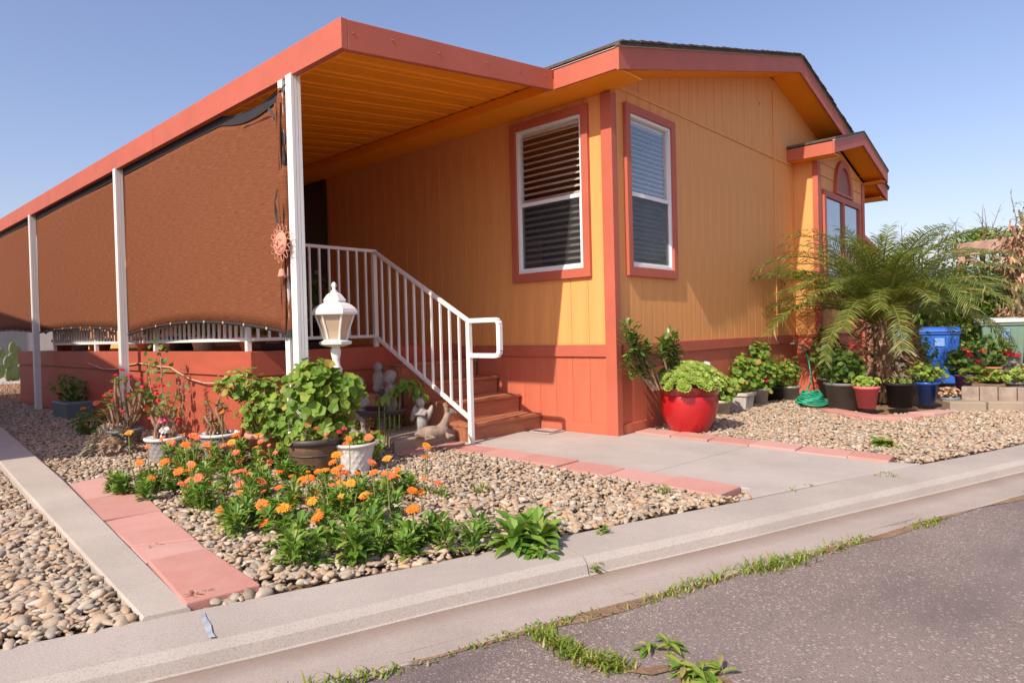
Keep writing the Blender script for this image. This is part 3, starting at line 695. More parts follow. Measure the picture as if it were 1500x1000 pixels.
# ================================================================== PATIO COVER
cover = thing('patio_cover', 'coral edged metal patio cover with ribbed orange ceiling on white posts', 'patio cover', (-2.57, 1.0, 0))
PW, PE, PL = 2.594, .322, 12.2
def zc(x): return 2.838+(x+PW)*.124          # fascia bottom line on the sloped end
fz = .201
for a, c in ((PE, 3.55), (3.555, 7.3), (7.305, PL)):
    b = MB(); b.box((-PW, a, 2.837), (-PW+.05, c, 3.038)); b.build('side_fascia', m_cor, cover, bevel=.004)
b = MB(); b.hexa([(-PW+.051, PE, zc(-PW)), (-.401, PE, zc(-.40)+.0), (-.401, PE+.045, zc(-.40)), (-PW+.051, PE+.045, zc(-PW))], [(-PW+.051, PE, 3.037), (-.401, PE, 3.285), (-.401, PE+.045, 3.285), (-PW+.051, PE+.045, 3.037)])
endf = b.build('end_fascia', m_cor, cover, bevel=.004)
bolt = one('lathe', [(.001, 0), (.007, 0), (.007, .003), (.003, .005)], (0, 0, 0), 8).mesh('bolt', m_cor)
for x, h in ((-2.50, .11), (-2.18, .12), (-1.75, .10), (-1.25, .11), (-.85, .10), (-.5, .11)): inst(bolt, 'bolt', endf, (x, PE-.001, zc(x)+h), (R(90), 0, 0))
# ribbed pan panels, each a piece
pan = MB(); prof = [(0, 0), (.085, 0), (.10, .012), (.13, .012), (.145, 0), (.195, 0), (.205, .006), (.22, .006), (.23, 0), (.30, 0)]
x0, x1 = -PW+.052, -.37; zz0, zz1 = 2.965, 3.215
v = []; f = []
for (x, z) in ((x0, zz0), (x1, zz1)):
    for (y, h) in prof: v.append((x, y, z+h))
n = len(prof); f = [(i+1, i, n+i, n+i+1) for i in range(n-1)]
pan.add(v, f); pm = pan.mesh('ceiling_pan', m_soff); y = PE+.046
while y < PL-.3: inst(pm, 'ceiling_pan', cover, (0, y, 0)); y += .30
b = MB(); b.hexa([(x0-.04, PE+.01, 3.0), (x1, PE+.01, 3.252), (x1, PL, 3.252), (x0-.04, PL, 3.0)], [(x0-.04, PE+.01, 3.03), (x1, PE+.01, 3.275), (x1, PL, 3.275), (x0-.04, PL, 3.03)]); b.build('deck_sheet', m_shing, cover)
b = MB(); b.box((-2.575, PE+.05, 2.85), (-2.515, PL, 2.962)); b.build('side_beam', m_soff, cover)
# posts: fluted square aluminium
def post_profile(s=.038, d=.006, wg=.010):
    e = []; pts = [(-s, -s)]
    side = [(-.40, 0), (-.40, d), (-.22, d), (-.22, 0), (.22, 0), (.22, d), (.40, d), (.40, 0)]
    P = []
    for k in range(4):
        ang = k*math.pi/2
        loc = [(-1, 0)]+side
        for (t, dd) in loc:
            x, y = t*s, -s+dd
            P.append((x*math.cos(ang)-y*math.sin(ang), x*math.sin(ang)+y*math.cos(ang)))
    return P
pp = post_profile()
postm = one('prism', pp, 2, 0, 2.848).mesh('post', m_white)
inst(one('prism', post_profile(.031), 2, 0, 2.84).mesh('post', m_white), 'post', cover, (-2.568, 1.105, 0))
for y in (.985, 4.66, 8.32, 11.9): inst(postm, 'post', cover, (-2.565, y, 0))
b = MB(); b.box((-.02, -.02, 0), (.02, .02, .35)); 

# ================================================================== SHADE SCREENS
def screen(y0, y1, ztop, low, label, nm='shade_screen'):
    t = thing(nm, label, 'shade screen', (-2.53, (y0+y1)/2, 0), 'shade screens hung between the porch posts')
    ny, nz = 46, 16; b = MB(); hemb = MB(); hemt = MB(); low_pts = []; top_pts = []
    for i in range(ny+1):
        s = i/ny; y = y0+(y1-y0)*s; zb = low(s); zt = ztop(s); low_pts.append((y, zb)); top_pts.append((y, zt))
        for j in range(nz+1):
            q = j/nz; z = zb+(zt-zb)*q
            b.v.append((-2.525+.010*math.sin(s*5+q*1.6)*math.sin(q*math.pi)+.004*math.sin(q*9+s*5)*math.sin(s*math.pi), y, z))
    b.f = [(i*(nz+1)+j, i*(nz+1)+j+1, (i+1)*(nz+1)+j+1, (i+1)*(nz+1)+j) for i in range(ny) for j in range(nz)]
    o = b.build('cloth', m_screen, t, True); sm = o.modifiers.new('solid', 'SOLIDIFY'); sm.thickness = .003
    hemb.tube([(-2.528, y, z) for y, z in low_pts], .013, 6); hemb.build('bottom_hem', m_hem, t, True)
    for i in range(ny):
        (ya, za), (yb, zb_) = top_pts[i], top_pts[i+1]; hemt.add([(-2.535, ya, za-.06), (-2.535, yb, zb_-.06), (-2.533, yb, zb_+.02), (-2.533, ya, za+.02)], [(0, 1, 2, 3)])
    hemt.build('top_hem', m_hem, t)
    gm = one('lathe', [(.006, 0), (.012, 0), (.012, .004), (.006, .004)], (0, 0, 0), 10).mesh('grommet', m_drip)
    for k in range(1, 9):
        i = int(k*ny/9); inst(gm, 'grommet', t, (-2.543, low_pts[i][0], low_pts[i][1]+.004), (0, R(-90), 0))
    return t
screen(1.14, 4.60, lambda s: 2.835-.075*max(0, math.sin(min(1, s*3.2)*math.pi)), lambda s: .992+.115*math.sin(math.pi*s)**.8+.055*s, 'brown woven shade screen beside the sun face ornament')
screen(4.72, 8.26, lambda s: 2.835, lambda s: 1.10+.045*math.sin(math.pi*s)+.04*s, 'brown woven shade screen between the second and third porch posts')
screen(8.38, 11.85, lambda s: 2.835, lambda s: 1.14+.04*math.sin(math.pi*s)+.06*s, 'brown woven shade screen at the far end of the porch')
# gathered end of the cloth tied to the front post, with its black strap
wrap = thing('screen_wrap', 'gathered roll of brown shade cloth tied beside the front porch post', 'shade cloth', (-2.57, 1.11, .98))
b = MB(); pts = []; rad = []
for i in range(60):
    q = i/59; pts.append((-2.568+.008*math.sin(q*9), 1.105+.010*math.sin(q*7+1), .985+q*1.80)); rad.append(.051+.007*math.sin(q*23)+.004*math.sin(q*61))
b.tube(pts, rad, 14); b.build('cloth_roll', m_screen, wrap, True)
for dy in (-.02, .0, .022):
    b = MB(); b.tube([(-2.620+.004*math.sin(q*.8+dy*90), 1.105+dy+.006*math.sin(q*.5), 1.0+q*.088) for q in range(20)], [.010+.003*math.sin(q*1.3+dy*50) for q in range(20)], 6); b.build('cloth_fold', m_screen, wrap, True)
b = MB(); b.tube([(-2.57, 1.105, .975), (-2.57, 1.105, 1.03)], .060, 14); b.build('tie_band', m_hem, wrap)
def ribbon(pts, wd, name, parent, m):
    b = MB()
    for i, p in enumerate(pts):
        p = Vector(p); tw = .9*math.sin(i*1.1); d = Vector((.3*math.sin(tw), math.cos(tw), .25*math.sin(i*1.7)))*wd/2; b.v += [tuple(p-d), tuple(p+d)]
    b.f = [(2*i, 2*i+1, 2*i+3, 2*i+2) for i in range(len(pts)-1)]
    o = b.build(name, m, parent); s = o.modifiers.new('s', 'SOLIDIFY'); s.thickness = .003; return o
strap = [(419,122),(411,131),(400,143),(389,150),(394,160),(402,172),(408,182),(413,196),(414,215),(415,235),(414,255),(410,270),(405,283),(402,296),(404,312),(408,328),(412,338)]
ribbon([PXp(u, v, -2.60-.012*(i % 2)) for i, (u, v) in enumerate(strap)], .045, 'strap', wrap, m_hem)
ribbon([PXp(u, v, -2.60) for u, v in ((389,150),(376,156),(360,164),(345,170))], .05, 'strap', wrap, m_hem)

# sun face ornament with bell
sp = PXp(411, 356, -2.655); sun = thing('sun_face_ornament', 'pink terracotta smiling sun face with wire petals hanging at porch post', 'wall ornament', sp)
b = MB(); b.ell((0, 0, 0), (.022, .076, .078), 24, 12); b.v = [(x+sp.x, y+sp.y, z+sp.z) for x, y, z in b.v]; face = b.build('face', m_pinkterr, sun, True)
b = MB()
def SP_(y, z, d=0): return (sp.x-.018-d, sp.y+y, sp.z+z)
b.tube([SP_(.0, .022), SP_(.004, .0, .012), SP_(0, -.012, .014)], [.006, .009, .010], 8)
for s in (-1, 1):
    b.tube([SP_(s*.045, .018, 0), SP_(s*.03, .026, .004), SP_(s*.014, .020, .003)], .005, 6); b.ell(SP_(s*.03, .012, .001), (.006, .012, .006)); b.ell(SP_(s*.042, -.018, -.004), (.012, .018, .016))
b.tube([SP_(-.028, -.030, -.001), SP_(-.012, -.038, .003), SP_(.012, -.038, .003), SP_(.028, -.030, -.001)], .005, 6); b.tube([SP_(-.014, -.045, 0), SP_(.014, -.045, 0)], .005, 6)
b.build('facial_features', m_pinkterr, face, True)
b = MB(); b.tube([(sp.x-.004, sp.y+.084*math.cos(t*math.pi/16), sp.z+.084*math.sin(t*math.pi/16)) for t in range(33)], .005, 6); b.build('rim', m_pinkterr, sun, True)
for k in range(14):
    t = 2*math.pi*k/14; b = MB(); r0, r1, wv = .084, .135+.008*(k % 2), .019; pts = []
    for q in range(9):
        a = q/8*math.pi; rr = r0+(r1-r0)*math.sin(a)**.8 if q not in (0, 8) else r0; off = wv*math.cos(a)
        pts.append((sp.x, sp.y+rr*math.cos(t)-off*math.sin(t), sp.z+rr*math.sin(t)+off*math.cos(t)))
    b.tube(pts, .0025, 5); b.build('wire_petal', m_pinkterr, sun)
b = MB(); b.tube([(sp.x, sp.y, sp.z-.083), (sp.x, sp.y-.004, sp.z-.19)], .0025, 5); b.build('cord', m_terr, sun)
b = MB(); b.lathe([(.006, .0), (.016, -.004), (.020, -.02), (.026, -.045), (.034, -.06), (.028, -.058), (.01, -.02)], (sp.x, sp.y-.004, sp.z-.185), 16); b.build('bell', m_pinkterr, sun, True)

# ================================================================== DECK, STEPS, RAILINGS
DX, DY0, DY1, DZ = -2.40, 2.08, 10.3, .862
deck = thing('porch_deck', 'raised coral red porch deck with plank floor and skirted sides', 'deck', (DX, DY0, 0))
def dbox(name, a, c, m=m_deck, bevel=.003): bb = MB(); bb.box(a, c); return bb.build(name, m, deck, bevel=bevel)
dbox('side_skirt', (DX+.02, DY0+.02, 0), (DX+.04, DY1, DZ-.19)); dbox('front_skirt', (DX+.041, DY0+.02, 0), (-.02, DY0+.04, DZ-.19)); dbox('end_skirt', (DX+.041, DY1-.02, 0), (-.02, DY1, DZ-.03))
dbox('rim_board', (DX, DY0, DZ-.215), (DX+.038, DY1, DZ-.001)); dbox('rim_board', (DX+.039, DY0+.0, DZ-.215), (-.02, DY0+.038, DZ-.001))
dbox('skirt_batten', (DX+.012, 4.52, 0), (DX+.0195, 4.56, DZ-.216)); dbox('skirt_batten', (DX+.0115, DY0+.0, 0), (DX+.05, DY0+.019, DZ-.2155))
pl = one('box', (0, 0, 0), (2.355, .136, .03)).mesh('floor_plank', paint('deck_plank_paint', (.56, .22, .10), .6, .15, 4, (.6, 5, 3), .3, 40)); y = DY0+.04
while y < DY1-.14: inst(pl, 'floor_plank', deck, (DX+.022, y, DZ-.032)); y += .142
# hanging cord on the skirt
cpts = [PXp(u, v, DX-.012) for u, v in ((130,532),(150,540),(170,541),(190,534),(205,532),(235,537),(250,538),(262,546),(278,555),(300,561),(320,561),(340,557),(356,549))]
tag(one('tube', cpts, .007, 6).build('cord', m_cord, None, True), 'tan cord drooping along the red deck skirt', 'cord')
# steps
steps = thing('porch_steps', 'brown composite porch steps rising to the deck beside the house wall', 'steps', (-.5, .87, 0))
sy = [.87, 1.145, 1.45, 1.755, 2.075]; sz = [.168, .348, .524, .696]
for i in range(4):
    xl = -1.045 if i else -1.03; 
    b = MB(); b.box((xl+.012, sy[i]+.015, .0 if i == 0 else sz[i-1]-.03), (-.03, sy[i]+.04, sz[i]-.034)); b.build('riser', m_step, steps, bevel=.003)
    b = MB(); b.box((xl, sy[i]-.008, sz[i]-.033), (-.026, sy[i]+.135, sz[i])); b.build('tread', m_step, steps, bevel=.006)
    b = MB(); b.box((xl, sy[i]+.140, sz[i]-.033), (-.026, sy[i+1]+.012, sz[i]-.001)); b.build('tread', m_step, steps, bevel=.006)
    b = MB(); b.box((xl+.004, sy[i]+.041, .0), (xl+.034, sy[i+1]+.0, sz[i]-.034)); b.build('side_panel', m_step, steps, bevel=.003)
# stair railing
SX = -1.06
rail = thing('stair_railing', 'white metal stair railing with balusters and square looped handle', 'railing', (SX, .80, 0))
def rb(name, p, q, wd, ht, bevel=.004): bb = MB(); bb.bar(p, q, wd, ht); return bb.build(name, m_white, rail, bevel=bevel)
rb('newel_post', (SX, .80, .012), (SX, .80, 1.085), .042, .042); rb('top_post', (SX, 2.14, .79), (SX, 2.14, 1.83), .044, .044)
rb('top_rail', (SX, .80, 1.078), (SX, 2.14, 1.815), .042, .030); rb('bottom_rail', (SX, .82, .235), (SX, 2.14, .965), .036, .030)
z_t = lambda y: 1.078+(y-.80)*.55; z_b = lambda y: .235+(y-.82)*.553
for k in range(10):
    y = .80+(k+1)*1.34/11; rb('baluster', (SX, y, z_b(y)), (SX, y, z_t(y)), .019, .019, 0)
b = MB(); pr = [(.80, 1.078), (.47, 1.078), (.445, 1.066), (.435, 1.04), (.435, .82), (.445, .79), (.47, .778), (.80, .778)]
for (a, c) in zip(pr[:-1], pr[1:]): b.bar((SX, a[0], a[1]), (SX, c[0], c[1]), .040, .040, (1, 0, 0))
b.build('handle_loop', m_white, rail, bevel=.004)
xe = -2.35
rb('top_rail', (SX-.02, 2.14, 1.815), (xe, 2.14, 1.815), .040, .030); rb('bottom_rail', (SX-.02, 2.14, .965), (xe, 2.14, .965), .036, .030)
nb = 12
for k in range(nb):
    x = SX-(k+1)*(SX-xe)/(nb+.5); rb('baluster', (x, 2.14, .965), (x, 2.14, 1.81), .019, .019, 0)
# side railing of the deck
rail = thing('porch_railing', 'long white porch railing with balusters showing below the shade screens', 'railing', (DX+.03, 2.14, DZ))
RX = DX+.04
rb('bottom_rail', (RX, 2.16, .965), (RX, 8.25, .965), .036, .032); rb('top_rail', (RX, 2.16, 1.815), (RX, 8.25, 1.815), .040, .032)
for y in (2.20, 4.3, 6.3, 8.2): rb('rail_post', (RX, y, DZ), (RX, y, 1.85), .044, .044)
balm = MB(); balm.box((-.0095, -.0095, 0), (.0095, .0095, .84)); balm = balm.mesh('baluster', m_white); y = 2.31
while y < 8.15: inst(balm, 'baluster', rail, (RX, y, .97)); y += .112

# ================================================================== POTS AND PLANTS
def pot(prof, c, m, name='pot', parent=None, n=32, wob=None, smooth=True, rot=0.):
    b = MB(); b.lathe(prof, c, n, wob, rot); return b.build(name, m, parent, smooth)
def std_prof(r0, r1, h, rim=.02, rt=.03):   # tapered pot with rolled rim
    return [(r0*.6, 0), (r0, 0), (r0+(r1-r0)*.85, h-rt), (r1+rim*.1, h-rt), (r1+rim, h-rt+.004), (r1+rim, h-.006), (r1+rim*.6, h), (r1-.012, h), (r1-.02, h-.035), (.01, h-.035)]
def geranium(mb, stems, c, rx, rz, n, lr=(.022, .045), top=.5):
    for i in range(n):
        while True:
            p = Vector((random.uniform(-1, 1), random.uniform(-1, 1), random.uniform(-.9, 1)))
            if .25 < p.length < 1: break
        q = p.length; lump = 1+.22*math.sin(p.x*5+c[0]*9)*math.cos(p.y*6+p.z*4)
        pos = Vector((c[0]+p.x*rx*lump, c[1]+p.y*rx*lump, c[2]+p.z*rz*lump))
        nrm = (p*.8+Vector((-.35, -.25, .75))+Vector([random.gauss(0, .35) for _ in range(3)]))
        mb.rleaf(pos, nrm, random.uniform(*lr)); 
        if i % 3 == 0: stems.tube([(c[0]+p.x*rx*.25, c[1]+p.y*rx*.25, c[2]-rz*.8), pos-nrm.normalized()*.01], [.006, .0025], 4, False)
def bloom(name, m, parent, c, r, n=9, fl=True):      # umbel of small petals
    b = MB()
    for i in range(n*5):
        p = Vector([random.gauss(0, 1) for _ in range(3)]).normalized(); p.z = abs(p.z)*.8
        b.rleaf(Vector(c)+p*r*random.uniform(.6, 1), p+Vector([random.gauss(0, .3) for _ in range(3)]), r*.36, 3, .1)
    return b.build(name, m, parent)
def flower_mesh(m, r=.034, tag_='flower'):
    b = MB()
    for ring, (n, rr, tl) in enumerate(((15, 1, .18), (13, .82, .38))):
        for i in range(n):
            t = 2*math.pi*(i+.5*ring)/n+random.uniform(-.08, .08); d = Vector((math.cos(t), math.sin(t), tl+random.uniform(-.1, .1)))
            b.leaf(Vector((math.cos(t)*r*.18, math.sin(t)*r*.18, .002*ring)), d, r*rr*random.uniform(.82, 1), r*.34, .25, .1)
    me = b.mesh('flower', m); return me
disc = MB(); disc.lathe([(.001, .006), (.005, .0075), (.008, .006), (.0095, .0), (.004, -.006)], (0, 0, 0), 10); disc_o = disc.mesh('flower_centre', plain('flower_disc', (.62, .20, .02), .8)); 
fl_var = [flower_mesh(f_or) for _ in range(3)]+[flower_mesh(f_yo) for _ in range(2)]
fl_red = [flower_mesh(f_cor) for _ in range(2)]
def put_flower(parent, pos, me, s=1.):
    d = Vector((random.gauss(-.35, .3), random.gauss(-.28, .3), 1)).normalized(); e = d.to_track_quat('Z', 'Y').to_euler()
    o = inst(me, 'flower', parent, pos, e, (s, s, s)); c = bpy.data.objects.new('flower_centre', disc_o); col.objects.link(c); c.parent = o; return o
def calendula(u, v, spread, h, nl, flowers, label, red=False, lw=.026, ll=.10):
    base = G(u, v); base.z = .005
    t = thing('calendula_plant', label, 'flower plant', base, 'orange flowers in the pebble bed')
    fo = MB(); st = MB(); crowns = []
    spread *= 1.25
    for k in range(max(4, int(spread*44))):
        a = random.uniform(0, 6.3); r_ = spread*math.sqrt(random.uniform(0, 1)); crowns.append(base+Vector((math.cos(a)*r_, math.sin(a)*r_, 0)))
    for i in range(int(nl*1.9)):
        c = random.choice(crowns); a = random.uniform(0, 6.3); el = random.uniform(.25, 1.25); hh = random.uniform(0, h*.95)
        d = Vector((math.cos(a)*math.cos(el), math.sin(a)*math.cos(el), math.sin(el))); L = ll*random.uniform(.45, .95)
        fo.leaf(c+Vector((math.cos(a)*.015, math.sin(a)*.015, hh)), d, L, lw*random.uniform(.6, 1.05), random.uniform(.1, .55), .18)
    for c in crowns: st.tube([c, c+Vector((random.gauss(0, .02), random.gauss(0, .02), h*.8))], [.004, .003], 5, False)
    fo.build('foliage', l_cal, t, kind='stuff')
    flowers = list(flowers)+[(u+random.gauss(0, 42), v-42+random.gauss(0, 22), random.uniform(.45, 1.1)) for _ in range(int(len(flowers)*1.8) if len(flowers) > 2 else 0)]
    for (fu, fv, s) in flowers:
        # flower sits above the plant on the view ray at the plant's depth, height from the pixel
        dep = (base-CAM).dot(FW)-random.uniform(-spread*.6, spread*.6); r_ = ray(fu, fv); p = CAM+r_*dep
        p.z = max(p.z, .05); st.tube([Vector((p.x+random.gauss(0, .02), p.y+random.gauss(0, .02), .01)), Vector((p.x, p.y, p.z*.6)), p-Vector((0, 0, .004))], [.004, .003, .0035], 5, False)
        put_flower(t, p, random.choice(fl_red if red and random.random() < .6 else fl_var), s)
    st.build('stems', m_stem, t, kind='stuff'); return t
CAL = [
 (468, 815, .20, .13, 330, [(465,757,1.0),(470,768,.5)], 'dense dark green flower clump by the kerb with few blooms', .034, .11),
 (572, 808, .12, .09, 130, [(605,745,1.0)], 'low bright green clump with one golden flower beside the kerb', .028, .10),
 (655, 800, .14, .10, 190, [(648,768,.5)], 'small leafy clump with a single orange bud near grey stones', .028, .10),
 (520, 760, .20, .13, 300, [(536,726,1.05),(508,735,.9),(481,731,.85),(458,733,1.0),(470,757,1.0),(512,737,.8)], 'flower clump with many orange blooms before the white basket pot', .026, .09),
 (560, 730, .17, .11, 200, [(572,694,.9),(575,697,.95),(565,708,.95),(545,677,1.0),(575,726,.6),(507,692,1.05)], 'orange blooming clump at the edge of the weathered block', .024, .09),
 (470, 738, .20, .13, 240, [(476,688,1.0),(453,700,1.1),(488,676,1.0),(455,733,.9),(431,728,.8),(498,684,.9)], 'orange flowers growing in front of the barrel pot', .024, .09),
 (380, 775, .17, .12, 260, [(326,746,1.0),(415,743,1.1),(404,762,.6)], 'green clump spilling onto pebbles beside the pink slabs', .028, .10),
 (330, 735, .24, .15, 380, [(352,708,1.0),(352,728,.6),(268,708,1.05),(277,703,.8),(305,707,.7),(345,690,.5),(385,720,.7)], 'broad flower clump with scattered orange blooms in the bed middle', .026, .09),
 (240, 722, .24, .13, 420, [(240,676,1.0),(262,690,1.0),(222,700,.8),(281,712,.9)], 'flat spreading green mat of leaves beside the pink slabs', .030, .09),
 (300, 690, .24, .18, 380, [(250,648,1.1),(283,637,1.1),(288,640,.9),(277,655,.8),(310,664,1.),(318,668,.9),(322,681,1.0),(281,680,.9),(262,660,.9),(350,672,.8)], 'tall mass of orange flowers before the grey woven baskets', .024, .09),
 (375, 690, .20, .16, 260, [(378,682,1.1),(393,678,1.1),(388,692,.9),(345,662,.9),(375,655,.9),(362,669,.9)], 'red orange flowers clustered below the pink terracotta pot', .024, .09),
 (420, 705, .14, .12, 150, [(410,690,.9),(428,715,.7)], 'leafy clump with coral flowers beside the white post foot', .024, .09),
]
for (u, v, sp_, h, nl, fl, lb, lw, ll) in CAL: calendula(u, v, sp_, h, nl, fl, lb, 'red' in lb or 'tall' in lb, lw, ll)
def weed(u, v, spread, nl, ll, lw, label, m=l_weed, el=(.1, 1.1), flowers=(), name='weed', z=.004):
    base = G(u, v, z); t = thing(name, label, 'weed', base); fo = MB(); cs = [base+Vector((random.gauss(0, spread*.4), random.gauss(0, spread*.4), 0)) for _ in range(4)]
    for i in range(nl):
        c = random.choice(cs); a = random.uniform(0, 6.3); e = random.uniform(*el); fo.leaf(c+Vector((0, 0, random.uniform(0, .03))), Vector((math.cos(a)*math.cos(e), math.sin(a)*math.cos(e), math.sin(e))), ll*random.uniform(.5, 1.15), lw*random.uniform(.7, 1.2), random.uniform(.15, .7), .2)
    fo.build('leaves', m, t, kind='stuff')
    for (fu, fv, s) in flowers:
        p = CAM+ray(fu, fv)*((base-CAM).dot(FW)-.03); put_flower(t, p, fl_red[0], s); b = MB(); b.tube([base, p], .003, 5); b.build('stem', m_stem, t)
    return t
weed(770, 792, .15, 190, .19, .05, 'large broad leaved rosette growing at the kerb edge with orange bud', l_cal, (.25, 1.3), [(800,767,.55),(803,738,.35)])
weed(788, 812, .05, 22, .10, .036, 'flat leafy offshoot lying over the kerb top', l_cal, (.0, .6))
weed(640, 728, .14, 90, .08, .008, 'wispy grass weed among the pebbles', l_weed, (.4, 1.3)); weed(700, 722, .10, 60, .08, .008, 'thin pale weed between white pebbles and walk', l_weed, (.4, 1.3))
weed(968, 722, .06, 60, .06, .008, 'grass tuft at the edge of the walk pavers', l_weed, (.4, 1.3)); weed(885, 782, .03, 30, .04, .012, 'tiny green sprout beside the kerb back edge', l_weed)
weed(1298, 655, .08, 60, .12, .05, 'broad leaf weed alone in the gravel before the pink pot', l_weed, (.15, .9))
weed(1028, 988, .10, 60, .085, .022, 'spiky thistle weed growing from the asphalt crack', l_weed, (.0, .45), z=-.047); weed(968, 952, .05, 26, .07, .016, 'small sprig rising from the asphalt', l_weed, (.1, .7), z=-.047)
weed(281, 884, .05, 22, .05, .008, 'dry sprig at the end of the concrete curb', l_dry, (.2, 1.0)); weed(226, 806, .05, 12, .07, .006, 'dry grass caught in the slab joint', l_weed, (.05, .5))
weed(865, 838, .05, 40, .035, .010, 'tuft of moss green weed in the gutter joint', l_grass, z=-.058)
# gutter-edge grass
b = MB()
def blades(c, n, h, sp_):
    for _ in range(n):
        a = random.uniform(0, 6.3); p = Vector((c.x+random.gauss(0, sp_), c.y+random.gauss(0, sp_), c.z)); L = h*random.uniform(.4, 1.2); q = Vector((math.cos(a), math.sin(a), 0)); d = q*random.uniform(.2, .9)+Vector((0, 0, 1)); wv = Vector((-q.y, q.x, 0))*.0035
        m1 = p+d*L*.5; tp = p+d*L+q*L*.3-Vector((0, 0, L*.25)); b.add([p-wv, p+wv, m1+wv*.8, m1-wv*.8, tp], [(0, 1, 2, 3), (3, 2, 4)])
s_ = -1.0
while s_ < 14:
    dn_ = max(0, math.sin(s_*2.2+1)*.6+math.sin(s_*5.1)*.5+.5*math.sin(s_*11.3+2)+.15)*1.35
    if .2 < s_ < 2.9: dn_ = max(dn_, .55+.4*math.sin(s_*9))
    c = Vector(K(s_, .69+.012*math.sin(s_*7), -.046)); blades(c, int(13*dn_), .030+.012*math.sin(s_*3), .012+.012*dn_); s_ += .025
crk = [(790,930),(812,945),(835,958),(862,968),(890,976),(915,980)]
for (a, c) in zip(crk[:-1], crk[1:]):
    for q in range(7):
        u = a[0]+(c[0]-a[0])*q/7; v = a[1]+(c[1]-a[1])*q/7; blades(G(u, v, -.046), 17, .04, .022)
for u, v in ((1160,718),(1185,712),(1285,697),(1300,694),(1310,698)): blades(G(u, v, .004), 14, .02, .02)
tagd = b.build('gutter_grass', l_grass); tagd['kind'] = 'stuff'; tagd['label'] = 'strip of short grass growing between gutter and asphalt'; tagd['category'] = 'grass'
# dirt line and asphalt crack
b = MB(); n0 = 90
for i in range(n0+1):
    s_ = -2+17*i/n0; b.v += [K(s_, .672+.01*math.sin(s_*6), -.0415), K(s_, .70+.02*math.sin(s_*4.1)+.012*math.sin(s_*11), -.0455)]
b.f = [(2*i, 2*i+1, 2*i+3, 2*i+2)[::-1] for i in range(n0)]; struct(b.build('gutter_dirt', m_soil))
b = MB(); ck = [(780,925),(800,938),(830,957),(865,970),(915,981),(950,985),(990,978),(1020,985),(1075,1003)]; 
for i, (u, v) in enumerate(ck): p = G(u, v, -.048); tt = (p-K0).dot(KT); p.z = roadz((p-K0).dot(KS), tt)+.006; wv = .012+.012*math.sin(i*2.1)**2; b.v += [(p.x-wv*.5, p.y-wv, p.z), (p.x+wv*.5, p.y+wv, p.z)]
b.f = [(2*i, 2*i+1, 2*i+3, 2*i+2)[::-1] for i in range(len(ck)-1)]; struct(b.build('asphalt_crack', m_soil))

# ---- left group of pots
def at(u, v, z=0): p = G(u, v, z); return Vector((p.x, p.y, z))
# barrel pot with big geranium
c = at(462, 697); t = thing('geranium_in_barrel_pot', 'large light green geranium in a brown barrel pot with dark rim', 'potted plant', c)
pr = [(.10, 0), (.125, 0), (.15, .08), (.172, .19), (.182, .235), (.195, .237), (.197, .27), (.188, .275), (.172, .27), (.165, .24), (.01, .24)]
pot(pr[:5]+[(.176, .24), (.01, .24)], c, m_barrel, 'barrel', t, 28, lambda i, j: .012*(j % 2)); pot([(.182, .236), (.197, .238), (.199, .272), (.188, .278), (.172, .272), (.172, .238)], c, m_dkrim, 'rim', t, 28)
for z, r_ in ((.075, .1515), (.165, .1705)): b = MB(); b.tube([(c.x+r_*math.cos(q*math.pi/14), c.y+r_*math.sin(q*math.pi/14), z) for q in range(29)], .005, 5); b.build('hoop', m_dkrim, t)
fo = MB(); st = MB(); geranium(fo, st, c+Vector((.12, .10, .52)), .30, .28, 330, (.03, .052)); geranium(fo, st, c+Vector((.02, .05, .32)), .25, .11, 150, (.02, .035)); geranium(fo, st, c+Vector((.02, .04, .72)), .14, .10, 60, (.03, .045))
fo.build('foliage', l_ger, t, kind='stuff'); st.build('stems', m_stem, t, kind='stuff')
for i, (u, v) in enumerate(((463,628),(497,633),(478,637),(505,628))): bloom('blossom', f_red if i % 2 else f_cor, t, PXp(u, v, c.x-.12), .018)
# white woven basket pot
c = at(520, 693); t = thing('flowers_in_white_basket_pot', 'white woven pattern pot of small orange flowers beside the barrel pot', 'potted plant', c)
def lattice(k_, rows, lo, hi, n=96, amp=.035):
    def f(i, j):
        if not lo < i < hi: return 0
        a = 2*math.pi*j/n*k_; z = (i-lo)*.52; return amp*(max(abs(math.cos((a+z)/2)), abs(math.cos((a-z)/2)))**6-.5)
    return f
pot([(.06, 0), (.095, 0)]+[(.098+.046*k/30, .008+.19*k/30) for k in range(31)]+[(.155, .20), (.158, .222), (.148, .224), (.138, .20), (.01, .195)], c, m_basketw, 'basket_pot', t, 96, lattice(16, 30, 2, 33), True)
fo = MB(); st = MB(); geranium(fo, st, c+Vector((0, 0, .25)), .13, .06, 110, (.012, .024)); geranium(fo, st, c+Vector((.13, -.06, .19)), .07, .09, 30, (.02, .034))
fo.build('foliage', l_ger, t, kind='stuff'); st.build('stems', m_stem, t, kind='stuff')
for (u, v) in ((488,637),(499,641),(540,640),(494,655),(508,651)): put_flower(t, PXp(u, v, c.x-.10), fl_red[0] if u > 530 else fl_var[0], .95)
